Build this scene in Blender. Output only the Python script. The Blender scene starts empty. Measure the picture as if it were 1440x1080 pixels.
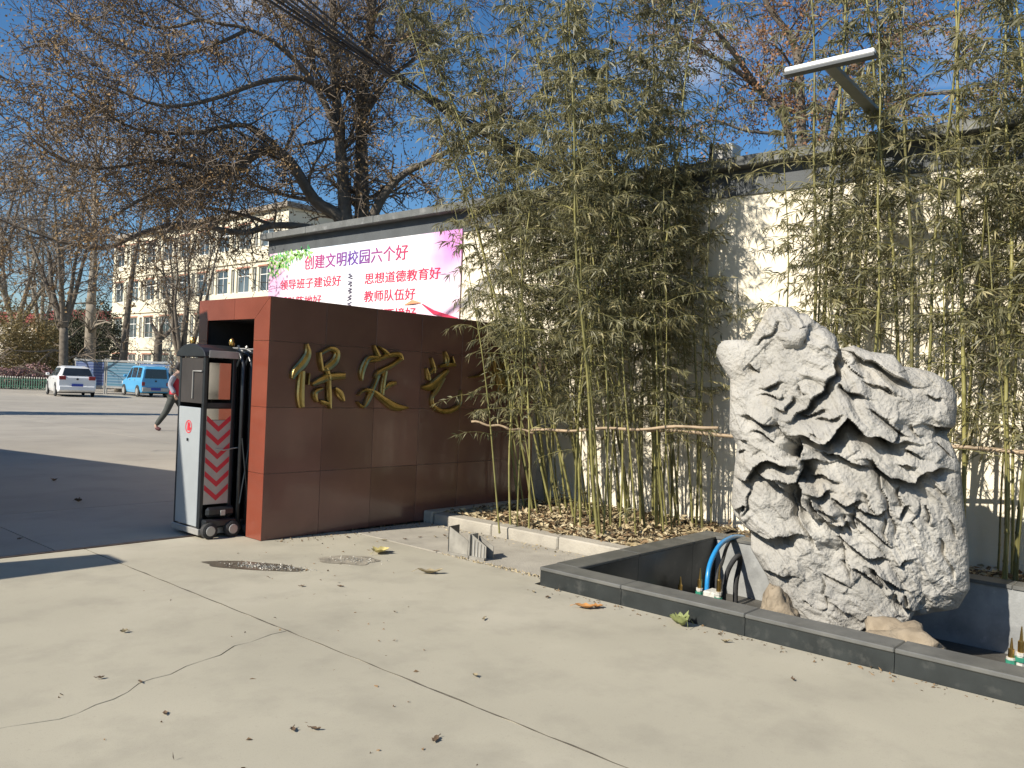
import bpy, bmesh, math, random
import numpy as np
from mathutils import Vector, Matrix, noise
R = math.radians
random.seed(7); rng = np.random.default_rng(7)
SC = bpy.context.scene; COL = SC.collection
# ------------------------------------------------------------------ camera
FPX, ROLL, AZ, CAMH = 1168.0, 0.0412, R(41.7), 1.5
FW = Vector((math.cos(AZ), math.sin(AZ), 0)); RT = Vector((math.sin(AZ), -math.cos(AZ), 0)); UP = Vector((0, 0, 1))
cr, sr = math.cos(ROLL), math.sin(ROLL)
cam = bpy.data.objects.new('camera', bpy.data.cameras.new('camera')); COL.objects.link(cam)
cam.data.sensor_width = 36; cam.data.lens = FPX / 1440 * 36; cam.data.clip_start = .05; cam.data.clip_end = 3000
rv = cr * RT + sr * UP; uv_ = -sr * RT + cr * UP
cam.matrix_world = Matrix(((rv.x, uv_.x, -FW.x, 0), (rv.y, uv_.y, -FW.y, 0), (rv.z, uv_.z, -FW.z, CAMH), (0, 0, 0, 1)))
SC.camera = cam
# ------------------------------------------------------------------ world and sun
SUN_EL = R(35); SUN_AZ = Vector((-.983, .185, 0)).normalized()
w = bpy.data.worlds.new('World'); SC.world = w; w.use_nodes = True
nt = w.node_tree; bg = nt.nodes['Background']
sky = nt.nodes.new('ShaderNodeTexSky'); sky.sky_type = 'NISHITA'; sky.sun_disc = False
sky.sun_elevation = SUN_EL; sky.sun_rotation = math.atan2(SUN_AZ.x, SUN_AZ.y)
sky.air_density = 1.0; sky.dust_density = .25; sky.ozone_density = 4.0; sky.altitude = 50
tc = nt.nodes.new('ShaderNodeTexCoord'); mp = nt.nodes.new('ShaderNodeMapping'); mp.inputs['Scale'].default_value = (1, 1, 2.6)
nz = nt.nodes.new('ShaderNodeTexNoise'); nz.inputs['Scale'].default_value = 5.2; nz.inputs['Detail'].default_value = 7
rp = nt.nodes.new('ShaderNodeValToRGB'); rp.color_ramp.elements[0].position = .585; rp.color_ramp.elements[1].position = .80
rp.color_ramp.elements[1].color = (.55, .55, .55, 1)
mx = nt.nodes.new('ShaderNodeMixRGB'); mx.inputs[2].default_value = (7.5, 7.8, 8.2, 1)
nt.links.new(tc.outputs['Generated'], mp.inputs[0]); nt.links.new(mp.outputs[0], nz.inputs['Vector'])
nt.links.new(nz.outputs['Fac'], rp.inputs[0]); nt.links.new(rp.outputs[0], mx.inputs[0])
hs_ = nt.nodes.new('ShaderNodeHueSaturation'); hs_.inputs['Saturation'].default_value = 1.2; nt.links.new(sky.outputs[0], hs_.inputs['Color']); nt.links.new(hs_.outputs[0], mx.inputs[1]); nt.links.new(mx.outputs[0], bg.inputs[0]); bg.inputs[1].default_value = .07
sl = bpy.data.lights.new('sun', 'SUN'); sl.energy = 4.3; sl.angle = R(.5); sl.color = (1, .93, .82)
so = bpy.data.objects.new('sun', sl); COL.objects.link(so)
sdir = SUN_AZ * math.cos(SUN_EL) + UP * math.sin(SUN_EL)
so.rotation_euler = sdir.to_track_quat('Z', 'Y').to_euler()
SC.view_settings.view_transform = 'Standard'; SC.view_settings.look = 'None'
SC.view_settings.exposure = 0.78; SC.view_settings.gamma = 1
SC.cycles.max_bounces = 6; SC.cycles.diffuse_bounces = 3; SC.cycles.glossy_bounces = 3; SC.cycles.transmission_bounces = 3

# ------------------------------------------------------------------ pixel helpers (photograph 1440 x 1080)
def ray(x, y):
    dx, dy = x - 720, y - 541
    return FW * FPX + RT * (dx * cr + dy * sr) - UP * (-dx * sr + dy * cr)
CP = Vector((0, 0, CAMH))
def gz(x, y, z=0): d = ray(x, y); return CP + d * ((z - CAMH) / d.z)
def onX(x, y, X): d = ray(x, y); return CP + d * (X / d.x)
def onY(x, y, Y): d = ray(x, y); return CP + d * (Y / d.y)
def dep(x, y, D): return CP + ray(x, y) * (D / FPX)

# ------------------------------------------------------------------ materials
MATS = {}
def mat(name, col, rough=.7, var=.15, scale=8, bump=0, bscale=60, metal=0, col2=None, rnd=0, detail=5, stretch=None, spec=None, trans=0, coat=0, extra=None):
    if name in MATS: return MATS[name]
    m = bpy.data.materials.new(name); m.use_nodes = True; n = m.node_tree; L = n.links
    b = n.nodes['Principled BSDF']; b.inputs['Roughness'].default_value = rough; b.inputs['Metallic'].default_value = metal
    if spec is not None: b.inputs['Specular IOR Level'].default_value = spec
    if coat: b.inputs['Coat Weight'].default_value = coat; b.inputs['Coat Roughness'].default_value = .06
    t = n.nodes.new('ShaderNodeTexCoord'); src = t.outputs['Object']
    if stretch:
        q = n.nodes.new('ShaderNodeMapping'); q.inputs['Scale'].default_value = stretch; L.new(src, q.inputs[0]); src = q.outputs[0]
    a = n.nodes.new('ShaderNodeTexNoise'); a.inputs['Scale'].default_value = scale; a.inputs['Detail'].default_value = detail; L.new(src, a.inputs['Vector'])
    r = n.nodes.new('ShaderNodeValToRGB'); e = r.color_ramp.elements
    c1 = [max(0, c * (1 - var)) for c in col]; c2 = [min(1, c * (1 + var)) for c in (col2 or col)]
    if col2: c1 = list(col); c2 = list(col2)
    e[0].position = .33; e[1].position = .68; e[0].color = (*c1, 1); e[1].color = (*c2, 1); L.new(a.outputs['Fac'], r.inputs[0])
    out = r.outputs[0]
    if rnd:
        oi = n.nodes.new('ShaderNodeObjectInfo'); mr = n.nodes.new('ShaderNodeMapRange')
        mr.inputs[3].default_value = 1 - rnd; mr.inputs[4].default_value = 1 + rnd; L.new(oi.outputs['Random'], mr.inputs[0])
        mm = n.nodes.new('ShaderNodeVectorMath'); mm.operation = 'SCALE'; L.new(out, mm.inputs[0]); L.new(mr.outputs[0], mm.inputs['Scale']); out = mm.outputs[0]
    if extra: out = extra(n, L, out, src, b)
    L.new(out, b.inputs['Base Color'])
    if bump:
        k = n.nodes.new('ShaderNodeTexNoise'); k.inputs['Scale'].default_value = bscale; k.inputs['Detail'].default_value = 8; L.new(src, k.inputs['Vector'])
        bp = n.nodes.new('ShaderNodeBump'); bp.inputs['Strength'].default_value = bump; bp.inputs['Distance'].default_value = .02
        L.new(k.outputs['Fac'], bp.inputs['Height']); L.new(bp.outputs[0], b.inputs['Normal'])
    if trans:
        tr = n.nodes.new('ShaderNodeBsdfTranslucent'); L.new(out, tr.inputs[0]); ms = n.nodes.new('ShaderNodeMixShader'); ms.inputs[0].default_value = trans
        L.new(b.outputs[0], ms.inputs[1]); L.new(tr.outputs[0], ms.inputs[2]); L.new(ms.outputs[0], n.nodes['Material Output'].inputs[0])
    MATS[name] = m; return m
def stains(scale, lo, hi, fac, col):
    def f(n, L, out, src, b):
        a = n.nodes.new('ShaderNodeTexNoise'); a.inputs['Scale'].default_value = scale; a.inputs['Detail'].default_value = 9; a.inputs['Roughness'].default_value = .62; L.new(src, a.inputs['Vector'])
        r = n.nodes.new('ShaderNodeMapRange'); r.inputs[1].default_value = lo; r.inputs[2].default_value = hi; r.inputs[4].default_value = fac; L.new(a.outputs['Fac'], r.inputs[0])
        m = n.nodes.new('ShaderNodeMixRGB'); m.inputs[2].default_value = (*col, 1); L.new(r.outputs[0], m.inputs[0]); L.new(out, m.inputs[1]); return m.outputs[0]
    return f
def speckle(scale, col, thr, fac):
    def f(n, L, out, src, b):
        a = n.nodes.new('ShaderNodeTexVoronoi'); a.inputs['Scale'].default_value = scale; L.new(src, a.inputs['Vector'])
        r = n.nodes.new('ShaderNodeMapRange'); r.inputs[1].default_value = thr; r.inputs[2].default_value = thr * .6; r.inputs[4].default_value = fac; L.new(a.outputs['Distance'], r.inputs[0])
        m = n.nodes.new('ShaderNodeMixRGB'); m.inputs[2].default_value = (*col, 1); L.new(r.outputs[0], m.inputs[0]); L.new(out, m.inputs[1]); return m.outputs[0]
    return f
def both(*fs):
    def f(n, L, out, src, b):
        for k in fs: out = k(n, L, out, src, b)
        return out
    return f

CONC = mat('concrete', (.375, .345, .265), .85, .07, .9, .16, 260, extra=both(both(stains(130, .56, .68, .45, (.27, .245, .19)), speckle(95, (.2, .18, .14), .12, .6)), both(stains(2.3, .48, .74, .5, (.23, .21, .165)), stains(.45, .52, .72, .3, (.47, .43, .35))), stains(38, .6, .74, .35, (.22, .2, .165))), rnd=.025)
COURT = mat('court_concrete', (.32, .29, .24), .85, .1, .5, .2, 70, extra=both(stains(1.2, .5, .75, .5, (.19, .175, .15)), stains(.2, .5, .7, .3, (.4, .36, .29))), rnd=.05)
EARTH = mat('earth', (.085, .07, .05), .95, .3, 3, .6, 40)
KERB = mat('kerb_concrete', (.36, .33, .27), .85, .12, 3, .3, 60, extra=stains(5, .52, .7, .45, (.21, .19, .16)), rnd=.06)
GRAN = mat('brown_granite', (.15, .07, .053), .2, .12, 2.0, 0, rnd=.2, extra=both(speckle(420, (.2, .09, .07), .25, .3), stains(3, .55, .75, .25, (.09, .042, .033))), coat=.2)
GRANL = mat('red_granite', (.185, .05, .03), .22, .1, 2.5, 0, rnd=.1, extra=both(speckle(400, (.36, .15, .09), .25, .3), stains(4, .55, .75, .25, (.2, .06, .035))))
GROUT = mat('grout', (.42, .36, .3), .9, .15, 20)
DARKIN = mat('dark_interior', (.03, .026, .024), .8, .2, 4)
GOLD = mat('gold_bronze', (.47, .35, .14), .33, .1, 12, .08, 80, metal=1, extra=stains(14, .5, .68, .55, (.22, .17, .06)))
BLKG = mat('black_granite', (.022, .026, .026), .3, .2, 6, 0, rnd=.2, extra=both(speckle(600, (.12, .12, .12), .22, .4), stains(9, .56, .7, .35, (.11, .11, .1))))
BLKT = mat('black_granite_dusty_lit', (.1, .1, .092), .42, .2, 5, .05, 80, rnd=.15, extra=both(speckle(500, (.2, .2, .19), .25, .35), stains(6, .5, .68, .5, (.17, .165, .145))))  # rim tops: dust, plus their sunlit grey put into the base colour
BASIN = mat('basin_render', (.27, .275, .265), .75, .25, 3, .15, 50, extra=both(stains(2.2, .5, .68, .6, (.11, .112, .112)), stains(11, .6, .7, .4, (.42, .42, .4))))
MUD = mat('basin_floor', (.07, .065, .055), .6, .3, 4, .4, 30)
WHITE = mat('cream_render', (.78, .71, .56), .85, .05, 1.5, .12, 60, extra=both(stains(1.6, .56, .8, .35, (.58, .5, .37)), stains(9, .64, .76, .3, (.5, .43, .32))))
BAND = mat('grey_band', (.075, .082, .085), .7, .15, 3, .1, 40)
COPE = mat('coping', (.12, .125, .12), .75, .2, 4, .2, 40, rnd=.1, extra=stains(7, .55, .68, .45, (.3, .3, .29)))
GREYR = mat('grey_cement', (.34, .355, .38), .8, .15, 4, .3, 40, extra=stains(3, .5, .7, .5, (.13, .135, .15)))
BRICK = mat('clay_brick', (.45, .2, .11), .9, .2, 20, .3, 60)
STEEL = mat('steel_panel', (.44, .475, .49), .38, .05, 4, 0, metal=.35)
MIRR = mat('mirror_steel', (.55, .53, .5), .07, .03, 4, 0, metal=1)
SILV = mat('dull_silver', (.42, .41, .38), .42, .08, 8, 0, metal=.4)
BLKP = mat('black_paint', (.018, .021, .024), .3, .2, 12, 0)
RUBB = mat('rubber', (.028, .028, .028), .8, .2, 20, .1, 60)
REDP = mat('red_reflective', (.6, .03, .045), .45, .08, 10)
BRASS = mat('brass', (.6, .4, .13), .32, .15, 30, 0, metal=1)
PVC = mat('white_plastic', (.5, .49, .44), .6, .15, 30, extra=stains(25, .5, .65, .6, (.25, .22, .17)))
GRNP = mat('green_plastic', (.03, .2, .13), .5, .15, 20)
BLUEH = mat('blue_hose', (.02, .22, .5), .35, .1, 20)
CULM = mat('bamboo_culm', (.13, .125, .04), .5, .3, 5, rnd=.35, col2=(.25, .225, .075), stretch=(1, 1, .6))
LEAF = mat('bamboo_leaf', (.105, .105, .047), .48, .3, 6, rnd=.25, col2=(.27, .25, .135), trans=.38, detail=2)
LEAFY = mat('bamboo_leaf_dry', (.26, .22, .1), .6, .3, 3, rnd=.2, col2=(.4, .35, .18), trans=.3)
POLE = mat('dry_bamboo', (.33, .245, .155), .6, .25, 8, .1, 40)
BARK = mat('bark', (.1, .083, .064), .95, .3, 6, .6, 40, col2=(.18, .15, .115))
BARKP = mat('pale_bark', (.2, .17, .13), .95, .25, 4, .5, 30, col2=(.3, .26, .2))
TWIG = mat('twig', (.16, .125, .09), .9, .25, 9)
DRYL = mat('dry_leaf_cluster', (.19, .135, .065), .8, .35, 2, col2=(.4, .25, .11), trans=.25)
DRYO = mat('dry_orange_leaf', (.27, .125, .055), .8, .3, 2, col2=(.45, .24, .11), trans=.3)
CONIF = mat('conifer', (.045, .055, .03), .9, .3, 4, col2=(.085, .09, .05))
BUSH = mat('dry_bush', (.16, .13, .055), .9, .3, 3, col2=(.26, .2, .09), trans=.2)
PINKF = mat('pink_blossom', (.14, .075, .07), .8, .3, 9, col2=(.5, .3, .29))
ROCKM = mat('limestone', (.265, .253, .225), .9, .15, 2.2, .8, 48, col2=(.4, .383, .343), detail=9, extra=both(both(stains(3.1, .54, .72, .55, (.235, .225, .21)), stains(17, .55, .68, .4, (.22, .21, .195))), both(stains(9, .6, .72, .3, (.46, .45, .43)), both(stains(1.7, .56, .7, .5, (.36, .31, .23)), stains(60, .6, .7, .5, (.15, .145, .13))))))
TANR = mat('tan_stone', (.2, .16, .11), .9, .2, 6, .6, 30, col2=(.34, .28, .2))
CREAM = mat('cream_facade', (.66, .6, .45), .85, .06, .6, 0, extra=stains(.5, .5, .75, .3, (.5, .44, .33)))
REDT = mat('red_trim', (.36, .17, .11), .7, .15, 2)
GLASS = mat('window_glass', (.055, .07, .075), .08, .25, .6, 0, rnd=.5, spec=.8)
WFRM = mat('window_frame', (.7, .69, .64), .5, .05, 3)
ROOFR = mat('red_roof', (.3, .06, .05), .7, .25, 1.5)
DULLW = mat('dull_wall', (.25, .215, .17), .9, .15, .7)

# ------------------------------------------------------------------ mesh helpers
class MB:
    def __init__(s): s.v = []; s.f = []; s.mi = []; s.cur = 0
    def add(s, vs, fs):
        o = len(s.v); s.v += [tuple(v) for v in vs]; s.f += [tuple(i + o for i in f) for f in fs]; s.mi += [s.cur] * len(fs)
    def box(s, x0, x1, y0, y1, z0, z1):
        s.add([(x0, y0, z0), (x1, y0, z0), (x1, y1, z0), (x0, y1, z0), (x0, y0, z1), (x1, y0, z1), (x1, y1, z1), (x0, y1, z1)],
              [(0, 3, 2, 1), (4, 5, 6, 7), (0, 1, 5, 4), (1, 2, 6, 5), (2, 3, 7, 6), (3, 0, 4, 7)])
    def tube(s, pts, rad, n=6, cap=True):
        pts = [Vector(p) for p in pts]; k = len(pts)
        if not hasattr(rad, '__len__'): rad = [rad] * k
        vs = []; ref = None
        for i, p in enumerate(pts):
            t = pts[min(i + 1, k - 1)] - pts[max(i - 1, 0)]
            t = t.normalized() if t.length > 1e-9 else UP
            if ref is None: ref = t.orthogonal().normalized()
            a = ref - t * ref.dot(t)
            a = a.normalized() if a.length > 1e-6 else t.orthogonal().normalized()
            ref = a; b = t.cross(a)
            for j in range(n):
                th = 2 * math.pi * j / n
                vs.append(p + (a * math.cos(th) + b * math.sin(th)) * rad[i])
        fs = [(i * n + j, i * n + (j + 1) % n, (i + 1) * n + (j + 1) % n, (i + 1) * n + j) for i in range(k - 1) for j in range(n)]
        if cap: fs += [tuple(range(n))[::-1], tuple(range((k - 1) * n, k * n))]
        s.add(vs, fs)
    def lathe(s, c, prof, axis='z', n=16):     # prof: (radius, height)
        vs = []; c = Vector(c)
        for r_, h in prof:
            for j in range(n):
                th = 2 * math.pi * j / n; a, b = r_ * math.cos(th), r_ * math.sin(th)
                vs.append(c + Vector({'z': (a, b, h), 'y': (a, h, b), 'x': (h, a, b)}[axis]))
        k = len(prof); fs = [(i * n + j, i * n + (j + 1) % n, (i + 1) * n + (j + 1) % n, (i + 1) * n + j) for i in range(k - 1) for j in range(n)]
        fs += [tuple(range(n))[::-1], tuple(range((k - 1) * n, k * n))]; s.add(vs, fs)
    def prism(s, poly, z0, z1):
        n = len(poly)
        s.add([(x, y, z0) for x, y in poly] + [(x, y, z1) for x, y in poly],
              [tuple(range(n))[::-1], tuple(range(n, 2 * n))] + [(i, (i + 1) % n, n + (i + 1) % n, n + i) for i in range(n)])
    def build(s, name, m, parent=None, smooth=False, bevel=0, loc=None, fixn=True):
        me = bpy.data.meshes.new(name); me.from_pydata(s.v, [], s.f)
        for x in (m if isinstance(m, (list, tuple)) else [m]): me.materials.append(x)
        if isinstance(m, (list, tuple)): me.polygons.foreach_set('material_index', s.mi)
        if fixn or bevel:
            bm = bmesh.new(); bm.from_mesh(me)
            if fixn: bmesh.ops.recalc_face_normals(bm, faces=bm.faces)
            if bevel: bmesh.ops.bevel(bm, geom=list(bm.edges), offset=bevel, segments=1, affect='EDGES', clamp_overlap=True)
            bm.to_mesh(me); bm.free()
        if smooth: me.polygons.foreach_set('use_smooth', [True] * len(me.polygons))
        return link(name, me, parent, loc)
def link(name, me, parent=None, loc=None):
    o = bpy.data.objects.new(name, me); COL.objects.link(o)
    if parent: o.parent = parent
    if loc is not None: o.location = loc
    return o
def tag(o, label=None, cat=None, group=None, kind=None):
    if label: o['label'] = label
    if cat: o['category'] = cat
    if group: o['group'] = group
    if kind: o['kind'] = kind
    return o
def empty(name, loc=(0, 0, 0), rz=0):
    o = bpy.data.objects.new(name, None); COL.objects.link(o); o.location = loc; o.rotation_euler.z = rz; o.empty_display_size = .1; return o
def copy_tree(o, parent=None):
    c = o.copy(); COL.objects.link(c); c.parent = parent
    for ch in [x for x in CHILD.get(o.name, [])]: copy_tree(ch, c)
    return c
CHILD = {}
def reg(o):
    CHILD[o.name] = [c for c in bpy.data.objects if c.parent == o]
    for c in CHILD[o.name]: reg(c)
def box_part(name, m, parent, *b, bevel=0, loc=None):
    q = MB(); q.box(*b); return q.build(name, m, parent, bevel=bevel, loc=loc)
def leaves_mesh(name, base, d, ln, wd, m, fold=.25, droop=.12, up=None):
    """many two-triangle leaves: base (N,3), direction (N,3), length (N), half width (N)"""
    N = len(base); d = d / np.linalg.norm(d, axis=1, keepdims=True)
    r = rng.normal(size=(N, 3)); s = np.cross(d, r); s /= np.linalg.norm(s, axis=1, keepdims=True); nn = np.cross(s, d)
    L = ln[:, None]; W = wd[:, None]; dn = np.array([0, 0, -1.0])
    mid = base + d * L * .4 + nn * W * fold
    V = np.empty((N, 4, 3)); V[:, 0] = base; V[:, 1] = mid + s * W; V[:, 2] = base + d * L + dn * L * droop; V[:, 3] = mid - s * W
    i = np.arange(N) * 4
    F = np.empty((N, 2, 3), int); F[:, 0] = np.stack([i, i + 1, i + 2], 1); F[:, 1] = np.stack([i, i + 2, i + 3], 1)
    me = bpy.data.meshes.new(name); me.vertices.add(N * 4); me.vertices.foreach_set('co', V.ravel())
    me.loops.add(N * 6); me.loops.foreach_set('vertex_index', F.ravel().astype(np.int32))
    me.polygons.add(N * 2); me.polygons.foreach_set('loop_start', np.arange(N * 2, dtype=np.int32) * 3)
    me.update(calc_edges=True); me.validate(); me.materials.append(m); return me

# ================================================================== THE GROUND
PX0, PX1, PY0, PY1 = 4.84, 7.40, -2.6, 3.95            # pool outer rectangle
q = MB(); Z = -.04; B = 1500
hx0, hx1, hy0, hy1 = PX0 + .03, PX1 - .03, PY0 + .03, PY1 - .03
for a, b, c, d in ((-B, hx0, -B, B), (hx1, B, -B, B), (hx0, hx1, -B, hy0), (hx0, hx1, hy1, B)):
    q.add([(a, c, Z), (b, c, Z), (b, d, Z), (a, d, Z)], [(0, 1, 2, 3)])
ground = tag(q.build('ground', EARTH), kind='structure')
fore = tag(empty('forecourt', (0, 0, 0)), kind='structure')
TRK = 7.12
def slab(poly, m=CONC, par=fore, name='concrete_slab', z=0.):
    q = MB(); q.prism(poly, -.039, z); o = q.build(name, m, par, bevel=.0012); return o
g = .004
# crack runs across the left slab, from the joint at X=2.8 out to the left
crk = [gz(x, y) for x, y in ((395, 890), (382, 893), (352, 904), (330, 909), (310, 922), (285, 930), (262, 938), (240, 949), (215, 955), (196, 962), (180, 974), (160, 984), (135, 992), (110, 1004), (85, 1012), (50, 1017), (10, 1023), (-60, 1040), (-200, 1062))]
crk = [(p.x, p.y) for p in crk]; crk[0] = (2.8 - .004, crk[0][1])
cup = [(x - .0, y + .0028 * (1 + .8 * math.sin(i * 2.3))) for i, (x, y) in enumerate(crk)]; cdn = [(x, y - .0028 * (1 + .8 * math.cos(i * 1.7))) for i, (x, y) in enumerate(crk)]
slab([(2.796, TRK)] + [(-14, TRK), (-14, cup[-1][1])] + cup[::-1])
slab([(2.796, -6), (2.796, cdn[0][1])][1:] + cdn[1:] + [(-14, cdn[-1][1]), (-14, -6), (2.796, -6)])
q = MB(); rj = random.Random(3); vs = []
for k in range(121):
    y_ = -6 + k * (TRK + 6) / 120; c_ = 2.8 + .0025 * math.sin(k * 1.9); h_ = .0018 + .0045 * rj.random() ** 1.5; vs += [(c_ - h_, y_, .0015), (c_ + h_, y_, .0015)]
q.add(vs, [(2 * k, 2 * k + 1, 2 * k + 3, 2 * k + 2) for k in range(120)]); q.build('joint_filler', mat('joint_filler', (.11, .095, .07), .9, .4, 14), fore, fixn=False)
# next bay
slab([(2.804, -6), (PX0 - .004, -6), (PX0 - .004, 4.0), (5.02, 4.02), (5.03, 6.55), (4.9, 6.585), (4.1, 6.585), (4.1, TRK), (2.804, TRK)])
slab([(5.05, 3.96), (6.02, 3.96), (6.0, 6.5), (5.05, 6.55)], KERB)
slab([(-14, -12), (PX0 - .004, -12), (PX0 - .004, -6.01), (-14, -6.01)])
# court inside the gate
court = tag(empty('courtyard', (0, 0, 0)), kind='structure')
ys = [7.2, 9.2, 13.6, 18.6, 23.4, 28.4, 33.4, 38.4]; xs = [-16, -9, -3.4, 2.6, 8.1, 13.6, 19.6]
for i in range(len(xs) - 1):
    for j in range(len(ys) - 1):
        x0, x1, y0, y1 = xs[i] + .006, xs[i + 1] - .006, ys[j] + .006, ys[j + 1] - .006
        if j == 0 and x0 > 2: x1 = min(x1, 4.05)
        if j == 0 and x0 > 4: continue
        if j == 0 and 2 < x0 < 4: slab([(x0, y0), (4.05, y0), (4.05, 7.9), (8.0, 7.9), (8.0, y1), (x0, y1)], COURT, court); continue
        slab([(x0, y0), (x1, y0), (x1, y1), (x0, y1)], COURT, court)
q = MB(); q.add([(-60, 38.4, -.012), (120, 38.4, -.012), (120, 150, -.012), (-60, 150, -.012)], [(0, 1, 2, 3)]); q.add([(19.6, 7.2, -.012), (120, 7.2, -.012), (120, 38.38, -.012), (19.6, 38.38, -.012)], [(0, 1, 2, 3)]); q.build('far_paving', COURT, court)
q = MB(); q.box(-14, 4.0, TRK + .012, TRK + .05, -.05, .004); tag(q.build('gate_track', mat('rusty_rail', (.12, .085, .065), .6, .3, 10, metal=.6)), 'thin rusty steel rail set in the ground across the gateway', 'rail')

# ================================================================== SIGN WALL
sw = empty('sign_wall', (4.1, 6.59, 0)); tag(sw, 'polished brown granite sign wall with gold calligraphy', 'sign wall')
def P(x, y, z): return (x - 4.1, y - 6.59, z)
SX1 = 7.82; YB = 7.87; HT = 2.2
q = MB(); q.box(*[v for v in (.012, SX1 - 4.1 - .012, .014, .2, .0, HT - .012)]); q.box(.012, SX1 - 4.1 - .012, 1.15, 1.268, 0, HT - .012); q.box(.012, SX1 - 4.1 - .012, .202, 1.148, 2.02, HT - .012); q.box(SX1 - 4.1 - .2, SX1 - 4.1 - .014, .202, 1.148, 0, 2.018)
q.build('core', GROUT, sw)
q = MB(); q.box(.02, 3.4, .204, .214, .01, 2.01); q.box(.02, 3.4, 1.136, 1.146, .01, 2.01); q.box(.02, 3.4, .216, 1.134, 2.0, 2.012); q.box(3.4, 3.41, .216, 1.134, 0.01, 2.0); q.build('recess_shade_lining', DARKIN, sw)  # near-black sheets put the shade of the recess into the colour
zs = [0, .6, 1.2, 1.8, 2.2]; g2 = .0016
xs2 = [4.1 + .61 * i for i in range(7)]; xs2[-1] = SX1
for r_ in range(4):
    for c in range(6):
        box_part('granite_panel', GRAN, sw, xs2[c] - 4.1 + g2, xs2[c + 1] - 4.1 - g2, random.uniform(-.0008, .0008), .013, zs[r_] + g2, zs[r_ + 1] - g2, bevel=.0015)
for c in range(6):    # top and back
    box_part('granite_panel', GRANL, sw, xs2[c] - 4.1 + g2, xs2[c + 1] - 4.1 - g2, .014, 1.27, HT - .011, HT + .001, bevel=.001)
    box_part('granite_panel', GRAN, sw, xs2[c] - 4.1 + g2, xs2[c + 1] - 4.1 - g2, 1.269, 1.28, 0, HT - .012, bevel=.001)
# end face: mitred granite surround of the gate recess (plane X = 4.1)
def endslab(yz):
    q = MB(); n = len(yz); a = [(0.0, y - 6.59, z) for y, z in yz]; b = [(.0115, y - 6.59, z) for y, z in yz]
    q.add(a + b, [tuple(range(n)), tuple(range(n, 2 * n))[::-1]] + [(i, (i + 1) % n, n + (i + 1) % n, n + i) for i in range(n)])
    q.build('granite_panel', GRANL, sw, bevel=.001)
JR, JL, OT = 6.845, 7.70, 2.0
e = .0016
for z0, z1 in ((0, .6), (.6, 1.2), (1.2, 1.8)):
    endslab([(6.59, z0 + e), (JR, z0 + e), (JR, z1 - e), (6.59, z1 - e)]); endslab([(JL, z0 + e), (YB, z0 + e), (YB, z1 - e), (JL, z1 - e)])
endslab([(6.59, 1.8 + e), (JR, 1.8 + e), (JR, OT - e), (6.59, HT - e)])
endslab([(JL, 1.8 + e), (YB, 1.8 + e), (YB, HT - e), (JL, OT - e)])
ym = 7.2
endslab([(6.59 + e, HT), (JR + e, OT), (ym - e, OT), (ym - e, HT)]); endslab([(ym + e, HT), (ym + e, OT), (JL - e, OT), (YB - e, HT)])
# gold brush characters, strokes traced as centre lines with half widths
def strokes(name, label, ox, oy, ss, sc=.1389):
    q = MB()
    for S in ss:
        # resample smoothly
        P3 = []
        for i in range(len(S) - 1):
            p0 = S[max(i - 1, 0)]; p1 = S[i]; p2 = S[i + 1]; p3 = S[min(i + 2, len(S) - 1)]
            for t in (0, .25, .5, .75):
                P3.append([.5 * (2 * p1[k] + (p2[k] - p0[k]) * t + (2 * p0[k] - 5 * p1[k] + 4 * p2[k] - p3[k]) * t * t + (3 * p1[k] - p0[k] - 3 * p2[k] + p3[k]) * t ** 3) for k in range(3)])
        P3.append(list(S[-1]))
        pts = [onY(ox + x * sc, oy + y * sc, 6.54) for x, y, h in P3]; hw = [max(h, 6) * sc / 1168 * 8.0 * .9 for x, y, h in P3]
        k = len(pts); vs = []
        for i in range(k):
            t = (pts[min(i + 1, k - 1)] - pts[max(i - 1, 0)]); t = Vector((t.x, 0, t.z)).normalized(); n_ = Vector((-t.z, 0, t.x))
            c = Vector((pts[i].x, 0, pts[i].z)); h = hw[i]
            for off, y in ((-1, 6.592), (-1, 6.558), (-.72, 6.541), (-.2, 6.549), (.2, 6.549), (.72, 6.541), (1, 6.558), (1, 6.592)):
                p = c + n_ * (h * off); vs.append((p.x - 4.1, y - 6.59, p.z))
        m_ = 8; fs = [(i * m_ + j, i * m_ + j + 1, (i + 1) * m_ + j + 1, (i + 1) * m_ + j) for i in range(k - 1) for j in range(m_ - 1)]
        fs += [tuple(range(m_)), tuple(range((k - 1) * m_, k * m_))]
        q.add(vs, fs)
    o = q.build('gold_character', GOLD, sw); tag(o, label); return o
strokes('a', 'gold brush character 保 on the brown granite', 390, 470, [
    [(308, 105, 14), (322, 200, 42), (275, 300, 56), (195, 385, 48), (162, 458, 18)], [(262, 380, 38), (252, 520, 46), (248, 650, 48), (258, 748, 34)],
    [(330, 400, 10), (318, 520, 12)],
    [(438, 190, 20), (448, 285, 26), (465, 375, 18)], [(445, 205, 20), (540, 155, 28), (612, 185, 40), (598, 275, 48), (525, 340, 52), (472, 365, 28)], [(500, 350, 26), (520, 400, 28), (530, 440, 30)],
    [(365, 515, 26), (450, 475, 44), (560, 438, 44), (695, 430, 38)], [(532, 410, 28), (532, 520, 28), (536, 650, 34), (545, 762, 12)], [(540, 720, 20), (480, 700, 26), (440, 680, 12)],
    [(470, 555, 16), (400, 590, 30), (392, 640, 30), (412, 695, 10)], [(595, 555, 18), (648, 612, 46), (682, 685, 14)]])
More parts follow.
